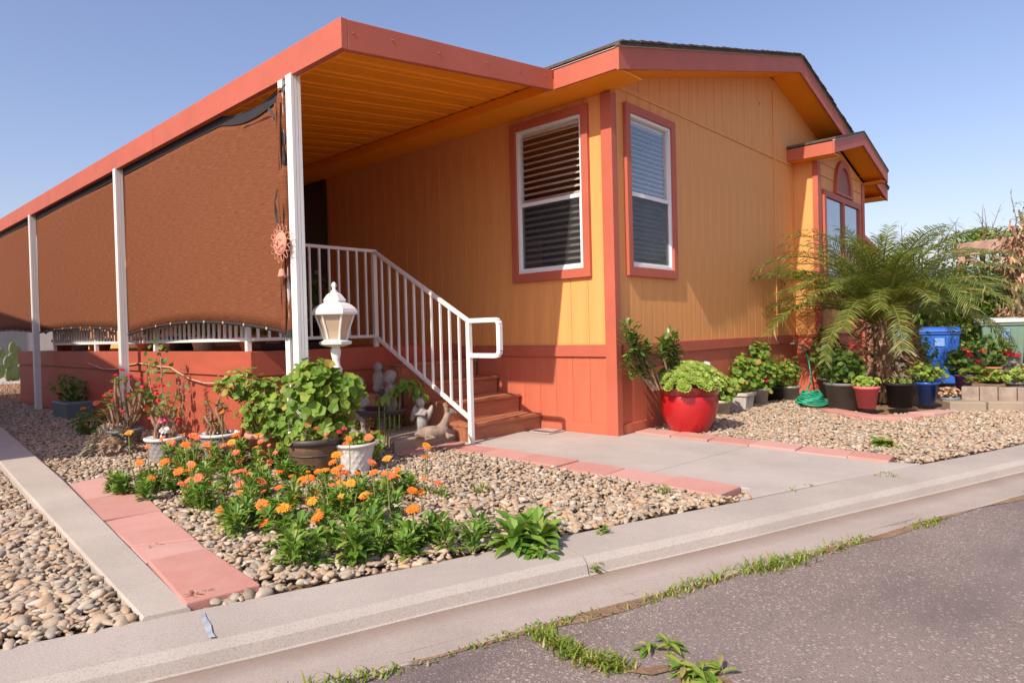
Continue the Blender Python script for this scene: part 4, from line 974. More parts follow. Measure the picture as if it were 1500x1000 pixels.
# pink terracotta pot with left geranium
c = at(388, 677); t = thing('geranium_in_pink_pot', 'bushy geranium overflowing a ribbed pink terracotta pot behind orange flowers', 'potted plant', c)
pot(std_prof(.09, .13, .24, .014, .04), c, m_pinkterr, 'pot', t, 30, lambda i, j: .014*(j % 2) if i in (1, 2) else 0)
fo = MB(); st = MB(); geranium(fo, st, c+Vector((.03, .0, .42)), .23, .26, 330, (.02, .040)); geranium(fo, st, c+Vector((-.12, .12, .62)), .18, .14, 120, (.018, .036)); geranium(fo, st, c+Vector((.10, -.16, .25)), .13, .22, 120, (.02, .04))
fo.build('foliage', l_ger, t, kind='stuff'); st.build('stems', m_stem, t, kind='stuff')
# grey diamond woven baskets
for (u, v, r_, h, lb) in ((242, 676, .135, .20, 'grey diamond woven basket pot at the end of the pink slabs'), (322, 667, .15, .19, 'grey woven basket pot partly hidden by orange flowers')):
    c = at(u, v); t = thing('basket_planter', lb, 'potted plant', c)
    pot([(r_*.5, 0), (r_*.72, 0)]+[(r_*(.74+.24*k/30), .006+(h-.03)*k/30) for k in range(31)]+[(r_*1.02, h-.02)], c, m_basket, 'basket', t, 96, lattice(15, 30, 2, 33, amp=.045), True)
    pot([(r_*1.0, h-.024), (r_*1.10, h-.018), (r_*1.12, h), (r_*1.02, h+.004), (r_*.96, h-.02)], c, m_white, 'rim', t, 36)
    pot([(.01, h-.04), (r_*.97, h-.04), (r_*.97, h-.03), (.01, h-.028)], c, m_soil, 'potting_soil', t, 24)
    st = MB(); fo = MB()
    for k in range(7):
        a = random.uniform(0, 6.3); hh = random.uniform(.12, .34); p0 = c+Vector((math.cos(a)*r_*.5, math.sin(a)*r_*.5, h-.03)); pts = [p0+Vector((.02*math.sin(q*.9+k), .02*math.cos(q*1.1+k), hh*q/6)) for q in range(7)]
        st.tube(pts, [.013]*5+[.011, .008], 7)
        for q in range(40):
            f_ = random.uniform(0, 1); pz = pts[0].lerp(pts[-1], f_); an = random.uniform(0, 6.3); d = Vector((math.cos(an), math.sin(an), .2)); st.tube([pz+d*.010, pz+d*.026], [.0022, .0004], 3, False)
        for q in range(12):
            an = random.uniform(0, 6.3); fo.leaf(pts[-1]-Vector((0, 0, random.uniform(0, .07))), Vector((math.cos(an), math.sin(an), .5)), random.uniform(.04, .08), .022, .3)
    st.build('thorny_stems', m_thorn, t, kind='stuff'); fo.build('leaves', l_ger, t, kind='stuff')
    if u < 300:
        bloom('blossom', f_pk, t, c+Vector((-.02, -.03, h+.13)), .045, 12); bloom('blossom', f_wh, t, c+Vector((-.01, -.05, h+.05)), .05, 12); bloom('blossom', f_red, t, c+Vector((.10, -.05, h+.12)), .03)
# crown of thorns in grey saucer pot, trailing succulent in front
c = at(182, 654); t = thing('crown_of_thorns', 'thorny stemmed plant with red blooms in a low pot by the gravel', 'potted plant', c)
pot(std_prof(.12, .16, .17, .012, .03), c, m_bluegrey, 'pot', t)
st = MB(); fo = MB(); tops = []
for k in range(19):
    a = random.uniform(0, 6.3); hh = random.uniform(.15, .55); ln = random.uniform(0, .18); pts = [c+Vector((math.cos(a)*(.05+ln*q/6)+.01*math.sin(q+k), math.sin(a)*(.05+ln*q/6)+.01*math.cos(q*1.2), .14+hh*q/6)) for q in range(7)]; tops.append(pts[-1])
    st.tube(pts, [.012]*6+[.007], 6)
    for q in range(50):
        f_ = random.uniform(0, 1)*5.99; i = int(f_); pz = pts[i].lerp(pts[i+1], f_-i); an = random.uniform(0, 6.3); d = Vector((math.cos(an), math.sin(an), .2)); st.tube([pz+d*.009, pz+d*.024], [.002, .0004], 3, False)
    for q in range(7): an = random.uniform(0, 6.3); fo.leaf(pts[-1]-Vector((0, 0, random.uniform(0, .05))), Vector((math.cos(an), math.sin(an), .6)), random.uniform(.05, .10), .024, .3)
st.build('thorny_stems', m_thorn, t, kind='stuff'); fo.build('leaves', l_ger, t, kind='stuff')
for i in range(0, 19, 2): bloom('blossom', f_cor if i % 2 else f_red, t, tops[i]+Vector((0, 0, .02)), .024, 6)
c = at(158, 668); t = thing('trailing_succulent', 'pale grey trailing succulent mound spilling over the pebbles', 'succulent', c)
fo = MB()
for i in range(330):
    p = Vector([random.gauss(0, 1) for _ in range(3)]).normalized(); p.z = abs(p.z); q = c+Vector((p.x*.17+.03, p.y*.17, p.z*.24)); fo.leaf(q, p+Vector([random.gauss(0, .5) for _ in range(3)]), random.uniform(.05, .085), .030, .3)
fo.build('foliage', l_gray, t, kind='stuff'); b = MB(); b.ell(c+Vector((.03, 0, .05)), (.10, .10, .12), 14, 8); b.build('inner_mass', m_thorn, t, True)
# rose bush against the skirt
c = at(238, 628); c = Vector((-2.62, 3.25, 0)); t = thing('rose_bush', 'thin rose bush with red blooms climbing before the red deck skirt', 'rose bush', c)
st = MB(); fo = MB()
for k, (u, v) in enumerate(((235,515),(215,530),(205,560),(262,560),(190,565),(240,575))):
    e = PXp(u, v, -2.66-.03*k); m_ = c.lerp(e, .5)+Vector((-.05, random.gauss(0, .05), 0)); pts = [c+Vector((0, random.gauss(0, .03), 0)), m_, e]; st.tube(pts, [.010, .007, .004], 6)
    for q in range(26 if k < 2 else 12): f_ = random.uniform(.45, 1.05); p = m_.lerp(e, (f_-.5)*2) if f_ > .5 else c.lerp(m_, f_*2); fo.rleaf(p+Vector([random.gauss(0, .05) for _ in range(3)]), Vector((-.6, -.4, .6))+Vector([random.gauss(0, .4) for _ in range(3)]), random.uniform(.02, .036), 3, .15)
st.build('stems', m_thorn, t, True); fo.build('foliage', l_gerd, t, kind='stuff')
for (u, v, m_) in ((178,543,f_red),(190,552,f_red),(228,577,f_red),(233,588,f_red),(240,600,f_pk),(225,568,f_red),(205,556,f_red),(215,600,f_cor),(222,612,f_red),(196,580,f_cor),(248,590,f_red),(236,566,f_red)): bloom('rose', m_, t, PXp(u, v, -2.78), .03, 8)
c = Vector((-2.60, 3.0, 0)); t = thing('dry_shrub', 'dead rust brown shrub stalk leaning on the deck skirt', 'dead shrub', c); fo = MB()
for i in range(160): z = random.uniform(.15, .72); a = random.uniform(0, 6.3); fo.leaf(c+Vector((random.gauss(0, .02), random.gauss(0, .025), z)), Vector((math.cos(a), math.sin(a), .2)), random.uniform(.02, .05), .010, .4)
fo.build('dry_leaves', l_dry, t, kind='stuff'); b = MB(); b.tube([c, c+Vector((0, .02, .4)), c+Vector((.01, -.01, .76))], [.009, .007, .003], 6); b.build('stem', m_thorn, t)
# shaded planter left
c = at(108, 612); t = thing('shaded_planter', 'blue grey planter with small orange blooms in shade by the skirt', 'potted plant', c)
b = MB(); b.hexa([(c.x-.14, c.y-.30, 0), (c.x+.14, c.y-.30, 0), (c.x+.14, c.y+.30, 0), (c.x-.14, c.y+.30, 0)], [(c.x-.17, c.y-.34, .22), (c.x+.17, c.y-.34, .22), (c.x+.17, c.y+.34, .22), (c.x-.17, c.y+.34, .22)]); b.build('planter', m_bluegrey, t, bevel=.012)
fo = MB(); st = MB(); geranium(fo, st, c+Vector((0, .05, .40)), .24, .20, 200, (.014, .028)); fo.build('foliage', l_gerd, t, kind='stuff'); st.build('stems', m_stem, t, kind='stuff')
for u, v in ((87,573),(122,598),(140,590)): put_flower(t, PXp(u, v, c.x-.15), fl_var[0], 1.0)
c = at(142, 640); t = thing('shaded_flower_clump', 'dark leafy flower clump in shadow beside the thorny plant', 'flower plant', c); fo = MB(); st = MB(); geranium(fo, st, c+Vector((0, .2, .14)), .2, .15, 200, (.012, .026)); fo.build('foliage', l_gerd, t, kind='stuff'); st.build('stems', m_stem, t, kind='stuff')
for u, v in ((158,577),(147,607),(141,590),(162,596),(127,618)): put_flower(t, PXp(u, v, c.x+.02), fl_red[0], 1.1)

# ---- lamp post
LZ = -.05; lp_ = Vector((PYp(490, 450, .93).x, .93, 0)); lamp = thing('garden_lamp', 'white carriage style lantern on a turned garden lamp post', 'lamp', lp_)
pot([(.05, 0), (.075, 0), (.075, .04), (.04, .07), (.032, .12), (.030, .66), (.042, .70), (.045, .73), (.030, .76), (.026, .80), (.036, .84), (.038, .87), (.026, .90), (.024, .925), (.045, .945), (.01, .95)][:-2]+[(.05, .90), (.01, .905)], lp_, m_white, 'post', lamp, 20)
pot([(r*1.32, z+LZ) for r, z in ((.03, .945), (.055, .950), (.088, .965), (.092, .985), (.070, .995), (.068, 1.0), (.01, 1.0))], lp_, m_white, 'lantern_base', lamp, 6, None, False, .3)
cage = MB(); r0, r1, z0, z1 = .062, .106, 1.0, 1.185
for k in range(6):
    a = k*math.pi/3+.3; p = [lp_+Vector((r*math.cos(a), r*math.sin(a), z)) for r, z in ((r0*1.32, z0+LZ), (.073*1.32, 1.06+LZ), (.092*1.32, 1.13+LZ), (r1*1.32, z1+LZ))]
    bb = MB(); bb.tube(p, .0075, 6); bb.build('cage_bar', m_white, lamp)
    a2 = a+math.pi/3; q = [lp_+Vector((r*.97*math.cos(a2), r*.97*math.sin(a2), z)) for r, z in ((r0*1.32, z0+LZ), (.073*1.32, 1.06+LZ), (.092*1.32, 1.13+LZ), (r1*1.32, z1+LZ))]; p = [lp_+(x-lp_)*1 for x in p]
    pin = [Vector((lp_.x+(x.x-lp_.x)*.97, lp_.y+(x.y-lp_.y)*.97, x.z)) for x in p]
    bb = MB(); 
    for i in range(3): bb.add([pin[i], q[i], q[i+1], pin[i+1]], [(0, 1, 2, 3)])
    bb.build('glass_panel', m_lens, lamp)
pot([(r*1.32 if z < 1.34 else r, z+LZ) for r, z in ((.10, 1.18), (.125, 1.185), (.128, 1.20), (.120, 1.225), (.095, 1.255), (.062, 1.275), (.060, 1.285), (.066, 1.288), (.060, 1.30), (.040, 1.335), (.026, 1.35), (.024, 1.36), (.012, 1.37), (.014, 1.385), (.020, 1.40), (.014, 1.42), (.002, 1.428))], lp_, m_white, 'lantern_roof', lamp, 6, None, False, .3)

# ---- weathered block ledge, statues
b = MB(); q = [G(578, 668), G(676, 645), G(668, 628), G(560, 648)]; b.prism([(p.x, p.y) for p in q], 2, 0, .115)
tag(b.build('block_ledge', m_block, None, bevel=.012), 'weathered concrete block ledge beside the lowest step', 'block')
def figure(parts): 
    b = MB()
    for p in parts:
        if p[0] == 'e': b.ell(*p[1:])
        else: b.tube(*p[1:])
    return b
def remesh(o, vox):
    r_ = o.modifiers.new('remesh', 'REMESH'); r_.mode = 'VOXEL'; r_.voxel_size = vox; r_.use_smooth_shade = True
    s = o.modifiers.new('smooth', 'SMOOTH'); s.iterations = 3; s.factor = .5
def child_statue(c, s, face, label, lean=0.):
    V = lambda x, y, z: (c[0]+s*(x*math.cos(face)-y*math.sin(face)), c[1]+s*(x*math.sin(face)+y*math.cos(face)), c[2]+s*z)
    P = [('e', V(0, 0, .88), (.11*s, .11*s, .125*s)), ('e', V(-.02, 0, .93), (.118*s, .12*s, .10*s)), ('e', V(.10, 0, .865), (.025*s, .02*s, .025*s)), ('t', [V(0, 0, .70), V(0, 0, .80)], .05*s), ('e', V(0, 0, .58), (.12*s, .15*s, .17*s)), ('e', V(0, 0, .38), (.14*s, .17*s, .14*s)),
         ('t', [V(0, .14, .68), V(.08, .20, .52), V(.18, .09, .50)], [.05*s, .045*s, .035*s]), ('t', [V(0, -.14, .68), V(.08, -.20, .52), V(.18, -.07, .50)], [.05*s, .045*s, .035*s]),
         ('t', [V(.02, .08, .36), V(.10, .10, .2), V(.05, .09, .03), V(.12, .09, .02)], [.08*s, .06*s, .045*s, .04*s]), ('t', [V(.02, -.08, .36), V(.10, -.10, .2), V(.05, -.09, .03), V(.12, -.09, .02)], [.08*s, .06*s, .045*s, .04*s]), ('t', [V(0, 0, 0), V(0, 0, .05)], [.2*s, .18*s], 14)]
    o = figure([(a if a[0] == 'e' else a) for a in P]).build('child_statue', m_statue); remesh(o, .012*s/.4+.001)
    off = Vector(c); o.data.transform(Matrix.Translation(-off)); o.location = off; return tag(o, label, 'statue')
fb = Vector((-1.45, 1.56, 0)); 
child_statue((-1.62, 1.66, .10), .50, -2.4, 'grey stone child statue standing beside the bird bath'); child_statue((-1.30, 1.62, .12), .52, 2.9, 'grey stone child statue bending under a drooping plant')
t = thing('bird_bath', 'dark shallow bird bath bowl on a short pedestal among statues', 'bird bath', fb)
pot([(.09, 0), (.11, 0), (.10, .05), (.05, .10), (.045, .2), (.07, .24)], fb, m_statue, 'pedestal', t); pot([(.06, .235), (.20, .26), (.235, .295), (.24, .315), (.225, .315), (.19, .285), (.01, .275)], fb, m_dkrim, 'bowl', t, 32)
b = MB(); b.ell((fb.x, fb.y-.02, .36), (.03, .03, .08)); b.ell((fb.x, fb.y-.02, .46), (.03, .03, .035)); b.build('small_figure', m_dkrim, t, True)
# stone plinth on the deck front behind the statues
b = MB(); b.box((-1.34, 1.80, 0), (-1.10, 2.03, .42)); tag(b.build('stone_plinth', plain('tan_stone', (.42, .22, .11), .85, .2, 0, .3, 8, .4), None, bevel=.012), 'tan stone plinth beside the steps carrying a statue', 'plinth')
o = figure([('e', (-1.22, 1.9, .47), (.06, .06, .05)), ('e', (-1.22, 1.9, .55), (.055, .07, .09)), ('e', (-1.23, 1.89, .67), (.045, .045, .05))]).build('bust_statue', m_statue); remesh(o, .01); tag(o, 'small grey bust on the tan stone plinth', 'statue')
# drooping plant by the statues
c = Vector((-1.52, 1.36, 0)); t = thing('drooping_plant', 'leafy drooping plant in front of the child statues', 'plant', c); fo = MB(); st = MB()
for k in range(5):
    a = random.uniform(-.6, .6); pts = [c+Vector((.05*k-.1, 0, 0)), c+Vector((.06*k-.1, .0, .42+.04*k)), c+Vector((.16+.04*k, -.06+a*.1, .56)), c+Vector((.24+.03*k, -.1, .40))]; st.tube(pts, [.008, .006, .004, .003], 5)
    for q in range(16): f_ = random.uniform(0, 1); p = pts[1].lerp(pts[2], f_*2) if f_ < .5 else pts[2].lerp(pts[3], f_*2-1); fo.leaf(p, Vector((random.gauss(0, .5), random.gauss(-.2, .5), -.6)), random.uniform(.05, .09), .045, .4)
fo.build('foliage', l_ger, t, kind='stuff'); st.build('stems', m_stem, t, kind='stuff')
c = at(560, 648); t = thing('feathery_groundcover', 'bright feathery green plant in front of the bird bath', 'plant', c); fo = MB()
for i in range(420):
    p = Vector((random.gauss(0, .11), random.gauss(0, .09), 0)); fo.leaf(c+p+Vector((.02, .04, .11+random.uniform(0, .1))), Vector((random.gauss(0, .6), random.gauss(0, .6), .8)), random.uniform(.03, .06), .010, .2)
b = MB(); pot(std_prof(.09, .12, .13, .01), c, m_terr, 'pot', t); fo.build('foliage', l_ger, t, kind='stuff')
# angel and deer statues on the ledge
c = G(618, 640, .115); V = lambda x, y, z: (c.x+x, c.y+y, c.z+z)
o = figure([('e', V(0, 0, .10), (.05, .05, .10)), ('e', V(0, 0, .19), (.042, .048, .07)), ('e', V(-.01, -.01, .285), (.034, .034, .038)), ('e', V(-.01, 0, .295), (.037, .04, .034)), ('e', V(.05, -.05, .20), (.022, .05, .075), 12, 8, (.3, .3, -.6)), ('e', V(-.035, .055, .20), (.022, .05, .075), 12, 8, (-.3, .3, -.6)),
            ('t', [V(.03, -.04, .22), V(-.02, -.06, .19), V(-.045, -.02, .20)], [.018, .016, .013]), ('t', [V(-.02, .04, .22), V(-.05, .01, .19), V(-.05, -.01, .20)], [.018, .016, .013]), ('e', V(0, 0, .02), (.062, .062, .03))]).build('angel_statue', m_statue)
remesh(o, .006); o.data.transform(Matrix.Translation(-c)); o.location = c; tag(o, 'small stone angel statue with folded wings on the block ledge', 'statue')
c = G(636, 643, .115); ax = Vector((.92, -.39, 0)).normalized(); px_ = Vector((-ax.y, ax.x, 0))
V = lambda a, p, z: tuple(c+ax*a+px_*p+Vector((0, 0, z)))
o = figure([('e', V(-.02, 0, .055), (.125, .062, .058), 14, 10, (0, 0, math.atan2(ax.y, ax.x))), ('e', V(.07, 0, .07), (.06, .052, .06)), ('t', [V(.07, 0, .08), V(.105, 0, .15), V(.125, 0, .20)], [.042, .032, .026]), ('e', V(.145, 0, .215), (.045, .028, .028), 12, 8, (0, .3, math.atan2(ax.y, ax.x))), ('t', [V(.16, 0, .212), V(.20, 0, .195)], [.024, .015]),
            ('t', [V(.12, .018, .225), V(.10, .04, .28)], [.013, .006]), ('t', [V(.12, -.018, .225), V(.10, -.04, .28)], [.013, .006]), ('t', [V(.09, -.05, .03), V(.15, -.05, .02), V(.09, -.065, .012)], [.022, .016, .012]), ('t', [V(-.09, -.05, .04), V(-.02, -.075, .02), V(-.10, -.07, .012)], [.03, .02, .012]), ('t', [V(-.14, 0, .06), V(-.165, 0, .05)], [.016, .008])]).build('deer_statue', m_deer)
remesh(o, .006); o.data.transform(Matrix.Translation(-c)); o.location = c; tag(o, 'tan resting deer statue with raised head on the block ledge', 'statue')
# doormat-like flat stone at foot of wall
b = MB(); b.box((-.30, .55, .014), (-.06, .80, .026)); tag(b.build('flat_plate', m_conc, None, bevel=.004), 'small flat square plate on the walk beside the lowest step', 'plate')

# ---- pots on the porch deck
def deckpot(x, y, r_, h, m, label, plant=None, n=120):
    c = Vector((x, y, DZ-.001)); t = thing('porch_pot', label, 'potted plant', c); pot(std_prof(r_*.75, r_, h, .012), c, m, 'pot', t)
    fo = MB(); st = MB(); geranium(fo, st, c+Vector((0, 0, h+.22)), .2, .24, n, (.025, .05)); fo.build('foliage', l_gerd, t, kind='stuff'); st.build('stems', m_stem, t, kind='stuff'); return t
t = deckpot(-1.62, 2.75, .16, .30, m_greyp, 'dark leafy plant with pink bloom in a grey pot behind the railing', n=260); bloom('blossom', f_pk, t, (-1.68, 2.55, 1.48), .05)
fo = MB(); st = MB(); geranium(fo, st, Vector((-1.85, 2.8, 1.62)), .18, .34, 200, (.03, .05)); fo.build('foliage', l_gerd, t, kind='stuff')
deckpot(-1.30, 2.9, .15, .28, m_black, 'dark plant in a black pot near the top of the steps', n=150)
for x, y, r_, h, m_, lb in ((-2.12, 2.6, .13, .14, m_terr, 'squat terracotta bowl at the front corner of the porch'), (-2.15, 3.6, .12, .15, m_stonew, 'pale bowl on the porch behind the railing'), (-2.15, 4.15, .14, .16, m_black, 'black pot behind the railing beside the pale bowl'), (-2.15, 5.1, .15, .16, m_terr, 'terracotta bowl between railing posts on the porch'), (-2.15, 6.9, .15, .17, m_terr, 'round terracotta bowl on the porch beyond the second post'), (-2.16, 8.6, .14, .17, m_terr, 'terracotta bowl past the end of the porch railing'), (-2.12, 7.9, .13, .30, m_stonew, 'tall pale pot near the end of the porch railing')):
    deckpot(x, y, r_, h, m_, lb, n=50)
c = Vector((-1.95, 2.35, DZ)); t = thing('porch_tray', 'shallow black tray on the porch floor behind the railing', 'tray', c); b = MB(); b.hexa([(c.x-.25, c.y-.1, c.z), (c.x+.5, c.y-.1, c.z), (c.x+.5, c.y+.1, c.z), (c.x-.25, c.y+.1, c.z)], [(c.x-.28, c.y-.12, c.z+.06), (c.x+.53, c.y-.12, c.z+.06), (c.x+.53, c.y+.12, c.z+.06), (c.x-.28, c.y+.12, c.z+.06)]); b.build('tray_body', m_black, t, bevel=.01)

# ---- right side: red pot
c = Vector((.60, -.40, .02)); t = thing('succulents_in_red_pot', 'big glossy red glazed pot of green succulents at the house corner', 'potted plant', c)
pot([(.14, 0), (.175, 0), (.185, .015), (.225, .09), (.255, .18), (.265, .26), (.262, .315), (.255, .335), (.25, .34)], c, m_redglaze, 'pot', t, 44)
pot([(.255, .334), (.268, .34), (.285, .40), (.288, .415), (.278, .420), (.262, .41), (.25, .37), (.01, .37)], c, m_rim, 'rim', t, 44)
fo = MB(); jd = MB(); st = MB()
def rosette(mb, p, d, r_, n=11):
    d = d.normalized(); a = d.orthogonal().normalized(); b_ = d.cross(a)
    for ring in range(2):
        for i in range(n):
            t_ = 2*math.pi*(i+.5*ring)/n; o_ = a*math.cos(t_)+b_*math.sin(t_); mb.leaf(p+o_*.004, o_+d*(.45+.7*ring), r_*(1-.3*ring), r_*.42, .05, .1, d)
for i in range(210):
    a = random.uniform(0, 6.3); q = random.uniform(0, 1)**.42; h = .21*(1-q**2.4)+.012*random.random(); p = c+Vector((math.cos(a)*q*.35, math.sin(a)*q*.35, .40+h)); p.y = min(p.y, -.06); rosette(fo, p, Vector((math.cos(a)*q*.9-.15, math.sin(a)*q*.9-.2, 1)), random.uniform(.04, .062))
b = MB(); b.ell(c+Vector((0, 0, .40)), (.22, .20, .15), 18, 8); b.build('inner_mass', m_stem, t, True)
for (u, v, y_) in ((925,490,-.2),(930,515,-.2),(920,478,-.2),(936,505,-.25),(978,495,-.3),(990,508,-.3),(968,510,-.3),(982,520,-.3),(945,508,-.22),(985,492,-.3),(972,502,-.3),(921,500,-.2),(932,540,-.2),(922,530,-.2)):
    e = PYp(u, v, y_); st.tube([c+Vector(((e.x-c.x)*.62, (e.y-c.y)*.62, .40)), e], [.012, .008], 6)
    for i in range(34):
        q_ = random.uniform(.35, 1); d = Vector((random.gauss(0, 1), random.gauss(0, 1), .5)).normalized(); b0 = c+Vector(((e.x-c.x)*.62, (e.y-c.y)*.62, .40)); jd.leaf(b0.lerp(e, q_)+d*.015, d, random.uniform(.04, .065), .034, .05, .05)
    for i in range(46): d = Vector([random.gauss(0, 1) for _ in range(3)]).normalized(); d.z = d.z*.7+.3; jd.leaf(e+d*random.uniform(.01, .08)-Vector((0, 0, random.uniform(0, .10))), d, random.uniform(.045, .07), .036, .05, .05)
fo.build('aeonium_rosettes', l_suc, t, kind='stuff'); jd.build('jade_leaves', l_jade, t, kind='stuff'); st.build('stems', m_thorn, t)
# row of pots along the wall
def rowpot(u, v, r_, h, m_, label, fh, fr, n, lm=l_ger, fl=(), zoff=0, taper=.75, square=False, lr=(.022, .042), yclip=-.04):
    c = at(u, v); c.z = zoff; t = thing('potted_plant', label, 'potted plant', c)
    if square:
        b = MB(); a_ = r_*.8; b.hexa([(c.x-a_, c.y-a_, c.z), (c.x+a_, c.y-a_, c.z), (c.x+a_, c.y+a_, c.z), (c.x-a_, c.y+a_, c.z)], [(c.x-r_, c.y-r_, c.z+h), (c.x+r_, c.y-r_, c.z+h), (c.x+r_, c.y+r_, c.z+h), (c.x-r_, c.y+r_, c.z+h)]); b.build('pot', m_, t, bevel=.008)
        b = MB(); b.box((c.x-r_-.012, c.y-r_-.012, c.z+h-.03), (c.x+r_+.012, c.y+r_+.012, c.z+h+.004)); b.build('rim', m_, t, bevel=.005)
    else: pot(std_prof(r_*taper, r_, h, .012), c, m_, 'pot', t)
    fo = MB(); st = MB(); geranium(fo, st, c+Vector((0, 0, h+fh*.5)), fr, fh*.6, n, lr)
    if yclip is not None:
        fo.v = [(x, min(y, yclip) if x < 4.3 else y, z) for x, y, z in fo.v]
    fo.build('foliage', lm, t, kind='stuff'); st.build('stems', m_stem, t, kind='stuff')
    for (fu, fv, m2, rr) in fl: bloom('blossom', m2, t, CAM+ray(fu, fv)*((c-CAM).dot(FW)-fr*.6), rr)
    return t
rowpot(1056, 608, .115, .17, m_stonew, 'geranium with white bloom in a grey stone pot beside the red pot', .26, .19, 230, l_ger, ((1035,534,f_wh,.045), (1040,565,f_cor,.035), (1036,538,f_wh,.04), (1048,572,f_cor,.03)))
rowpot(1085, 600, .125, .20, m_stonew, 'geranium in a square white pot along the house wall', .42, .19, 260, l_ger, ((1090,562,f_cor,.02),), square=True)
rowpot(1112, 593, .12, .21, m_stonew, 'tall geranium in a white pot with coral blooms beside the wall', .52, .21, 330, l_ger, ((1122,558,f_red,.035), (1100,565,f_pk,.03)))
rowpot(1134, 588, .11, .20, m_black, 'geranium in a black pot hidden between two white pots', .30, .15, 120, l_ger)
rowpot(1157, 586, .125, .19, m_stonew, 'sparse geranium in a round white pot beside the green hose', .34, .15, 110, l_ger)
# hose: coil on the ground and a length up to the wall
c = at(1188, 592); t = thing('garden_hose', 'coiled green garden hose on the gravel below the wall tap', 'hose', c)
for k in range(9):
    b = MB(); r_ = .23-.014*k; pts = [c+Vector((r_*math.cos(q*math.pi/12+k)*(1+.08*math.sin(q+k)), r_*.8*math.sin(q*math.pi/12+k), .014+.017*k+.012*math.sin(q*.7+k*2))) for q in range(26)]; b.tube(pts, .0105, 7); b.build('hose_loop', m_hose, t, True)
e = PYp(1162, 503, -.06); b = MB(); b.tube([e, e+Vector((.06, -.10, -.03)), e+Vector((.10, -.16, -.20)), e+Vector((.10, -.2, -.5)), c+Vector((.12, .1, .12))], .0105, 7); b.build('hose_riser', m_hose, t, True)
b = MB(); b.tube([e+Vector((0, .05, 0)), e+Vector((0, -.02, 0))], .014, 8); b.tube([e+Vector((0, -.01, 0)), e+Vector((0, -.01, .04))], .007, 6); b.box((e.x-.03, e.y-.016, e.z+.04), (e.x+.03, e.y-.004, e.z+.05)); b.build('tap', m_drip, t)
b = MB(); b.box((4.02, -.04, .34), (4.26, -.021, .52)); vt = b.build('crawl_vent', m_terr, house, bevel=.004)
for k in range(5): b = MB(); b.box((4.04, -.046, .36+.03*k), (4.24, -.0405, .375+.03*k)); b.build('vent_slat', m_terr, vt)
# further pots near the palm
rowpot(1236, 598, .20, .30, m_greyp, 'geraniums in a wide dark grey ribbed pot left of the pink pot', .34, .24, 330, l_gerd, ((1248,507,f_red,.035), (1203,388,f_red,.0)) [:1], yclip=None)
t = rowpot(1216, 580, .15, .25, m_greyp, 'dark leafy geranium against the bay corner', .62, .24, 300, l_gerd, ((1228,503,f_red,.03),), yclip=None)
rowpot(1270, 604, .125, .24, m_pinkpl, 'succulents in a bright pink plastic pot', .10, .15, 90, l_suc, (), .05, .70, yclip=None)
rowpot(1319, 603, .145, .27, m_black, 'spiky plant in a black plastic nursery pot beside the pink pot', .05, .12, 30, l_suc, (), .05, .78, yclip=None)
t = bpy.data.objects['potted_plant'] if 'potted_plant' in bpy.data.objects else None
c = at(1319, 603); t = thing('aloe', 'spiky pale aloe growing in the black nursery pot', 'succulent', c+Vector((0, 0, .28))); fo = MB()
for i in range(26): a = random.uniform(0, 6.3); fo.leaf(c+Vector((0, 0, .285)), Vector((math.cos(a), math.sin(a), random.uniform(.5, 1.6))), random.uniform(.12, .22), .022, .1, .4)
fo.build('leaves', l_gray, t)
rowpot(1357, 596, .13, .26, m_bluegl, 'bright green fern like plant in a glossy blue pot', .20, .20, 260, l_ger, (), .03, .62, yclip=None, lr=(.014, .028))
rowpot(1392, 600, .085, .12, m_bluegrey, 'small grey pot of rusty bromeliad leaves', .10, .10, 60, l_dry, (), .02, yclip=None, lr=(.015, .03))
rowpot(1412, 583, .10, .20, m_purple, 'purple pot with dark leaves and red roses', .30, .20, 230, l_gerd, ((1419,522,f_red,.05), (1432,530,f_red,.05), (1412,512,f_red,.03)), .10, yclip=None)
m_boxw = plain('weathered_box_wood', (.32, .25, .20), .85, .2, 0, .3, 9, .4)
c0 = at(1452, 586, .10); t = thing('planter_box', 'weathered wooden planter box of pale succulents on the stone edging', 'potted plant', c0)
for k in range(4):
    b = MB(); x0_, y0_ = c0.x-.12+.03*k, c0.y+.24-.16*k; b.box((x0_-.09, y0_-.157, .10), (x0_+.09, y0_-.001, .255+.004*(k % 2))); b.build('box_panel', m_boxw, t, bevel=.005)
fo = MB()
for i in range(70): p = c0+Vector((random.uniform(-.15, .15), random.uniform(-.45, .28), .18+random.uniform(0, .16))); rosette(fo, p, Vector((random.gauss(-.2, .4), random.gauss(-.2, .4), 1)), random.uniform(.035, .07), 9)
fo.build('rosettes', l_suc, t, kind='stuff')
rowpot(1492, 588, .13, .16, m_greyp, 'pale orange succulents in a grey pot at the stone edging', .22, .22, 160, l_gray, ((1478,520,f_red,.06), (1440,515,f_cor,.04)), .08, yclip=None)
rowpot(1455, 560, .16, .2, m_terr, 'leafy shrub with red blooms behind the planter box', .50, .30, 300, l_gerd, ((1490,522,f_red,.06), (1463,514,f_cor,.04)), .05, yclip=None)
rowpot(1345, 570, .16, .2, m_greyp, 'dark shrub in a pot in front of the blue bin', .55, .26, 300, l_gerd, (), .05, yclip=None)
rowpot(1398, 560, .16, .2, m_greyp, 'dark green shrub beside the blue bin', .50, .30, 300, l_hedge, ((1418,515,f_red,.04),), .05, yclip=None)
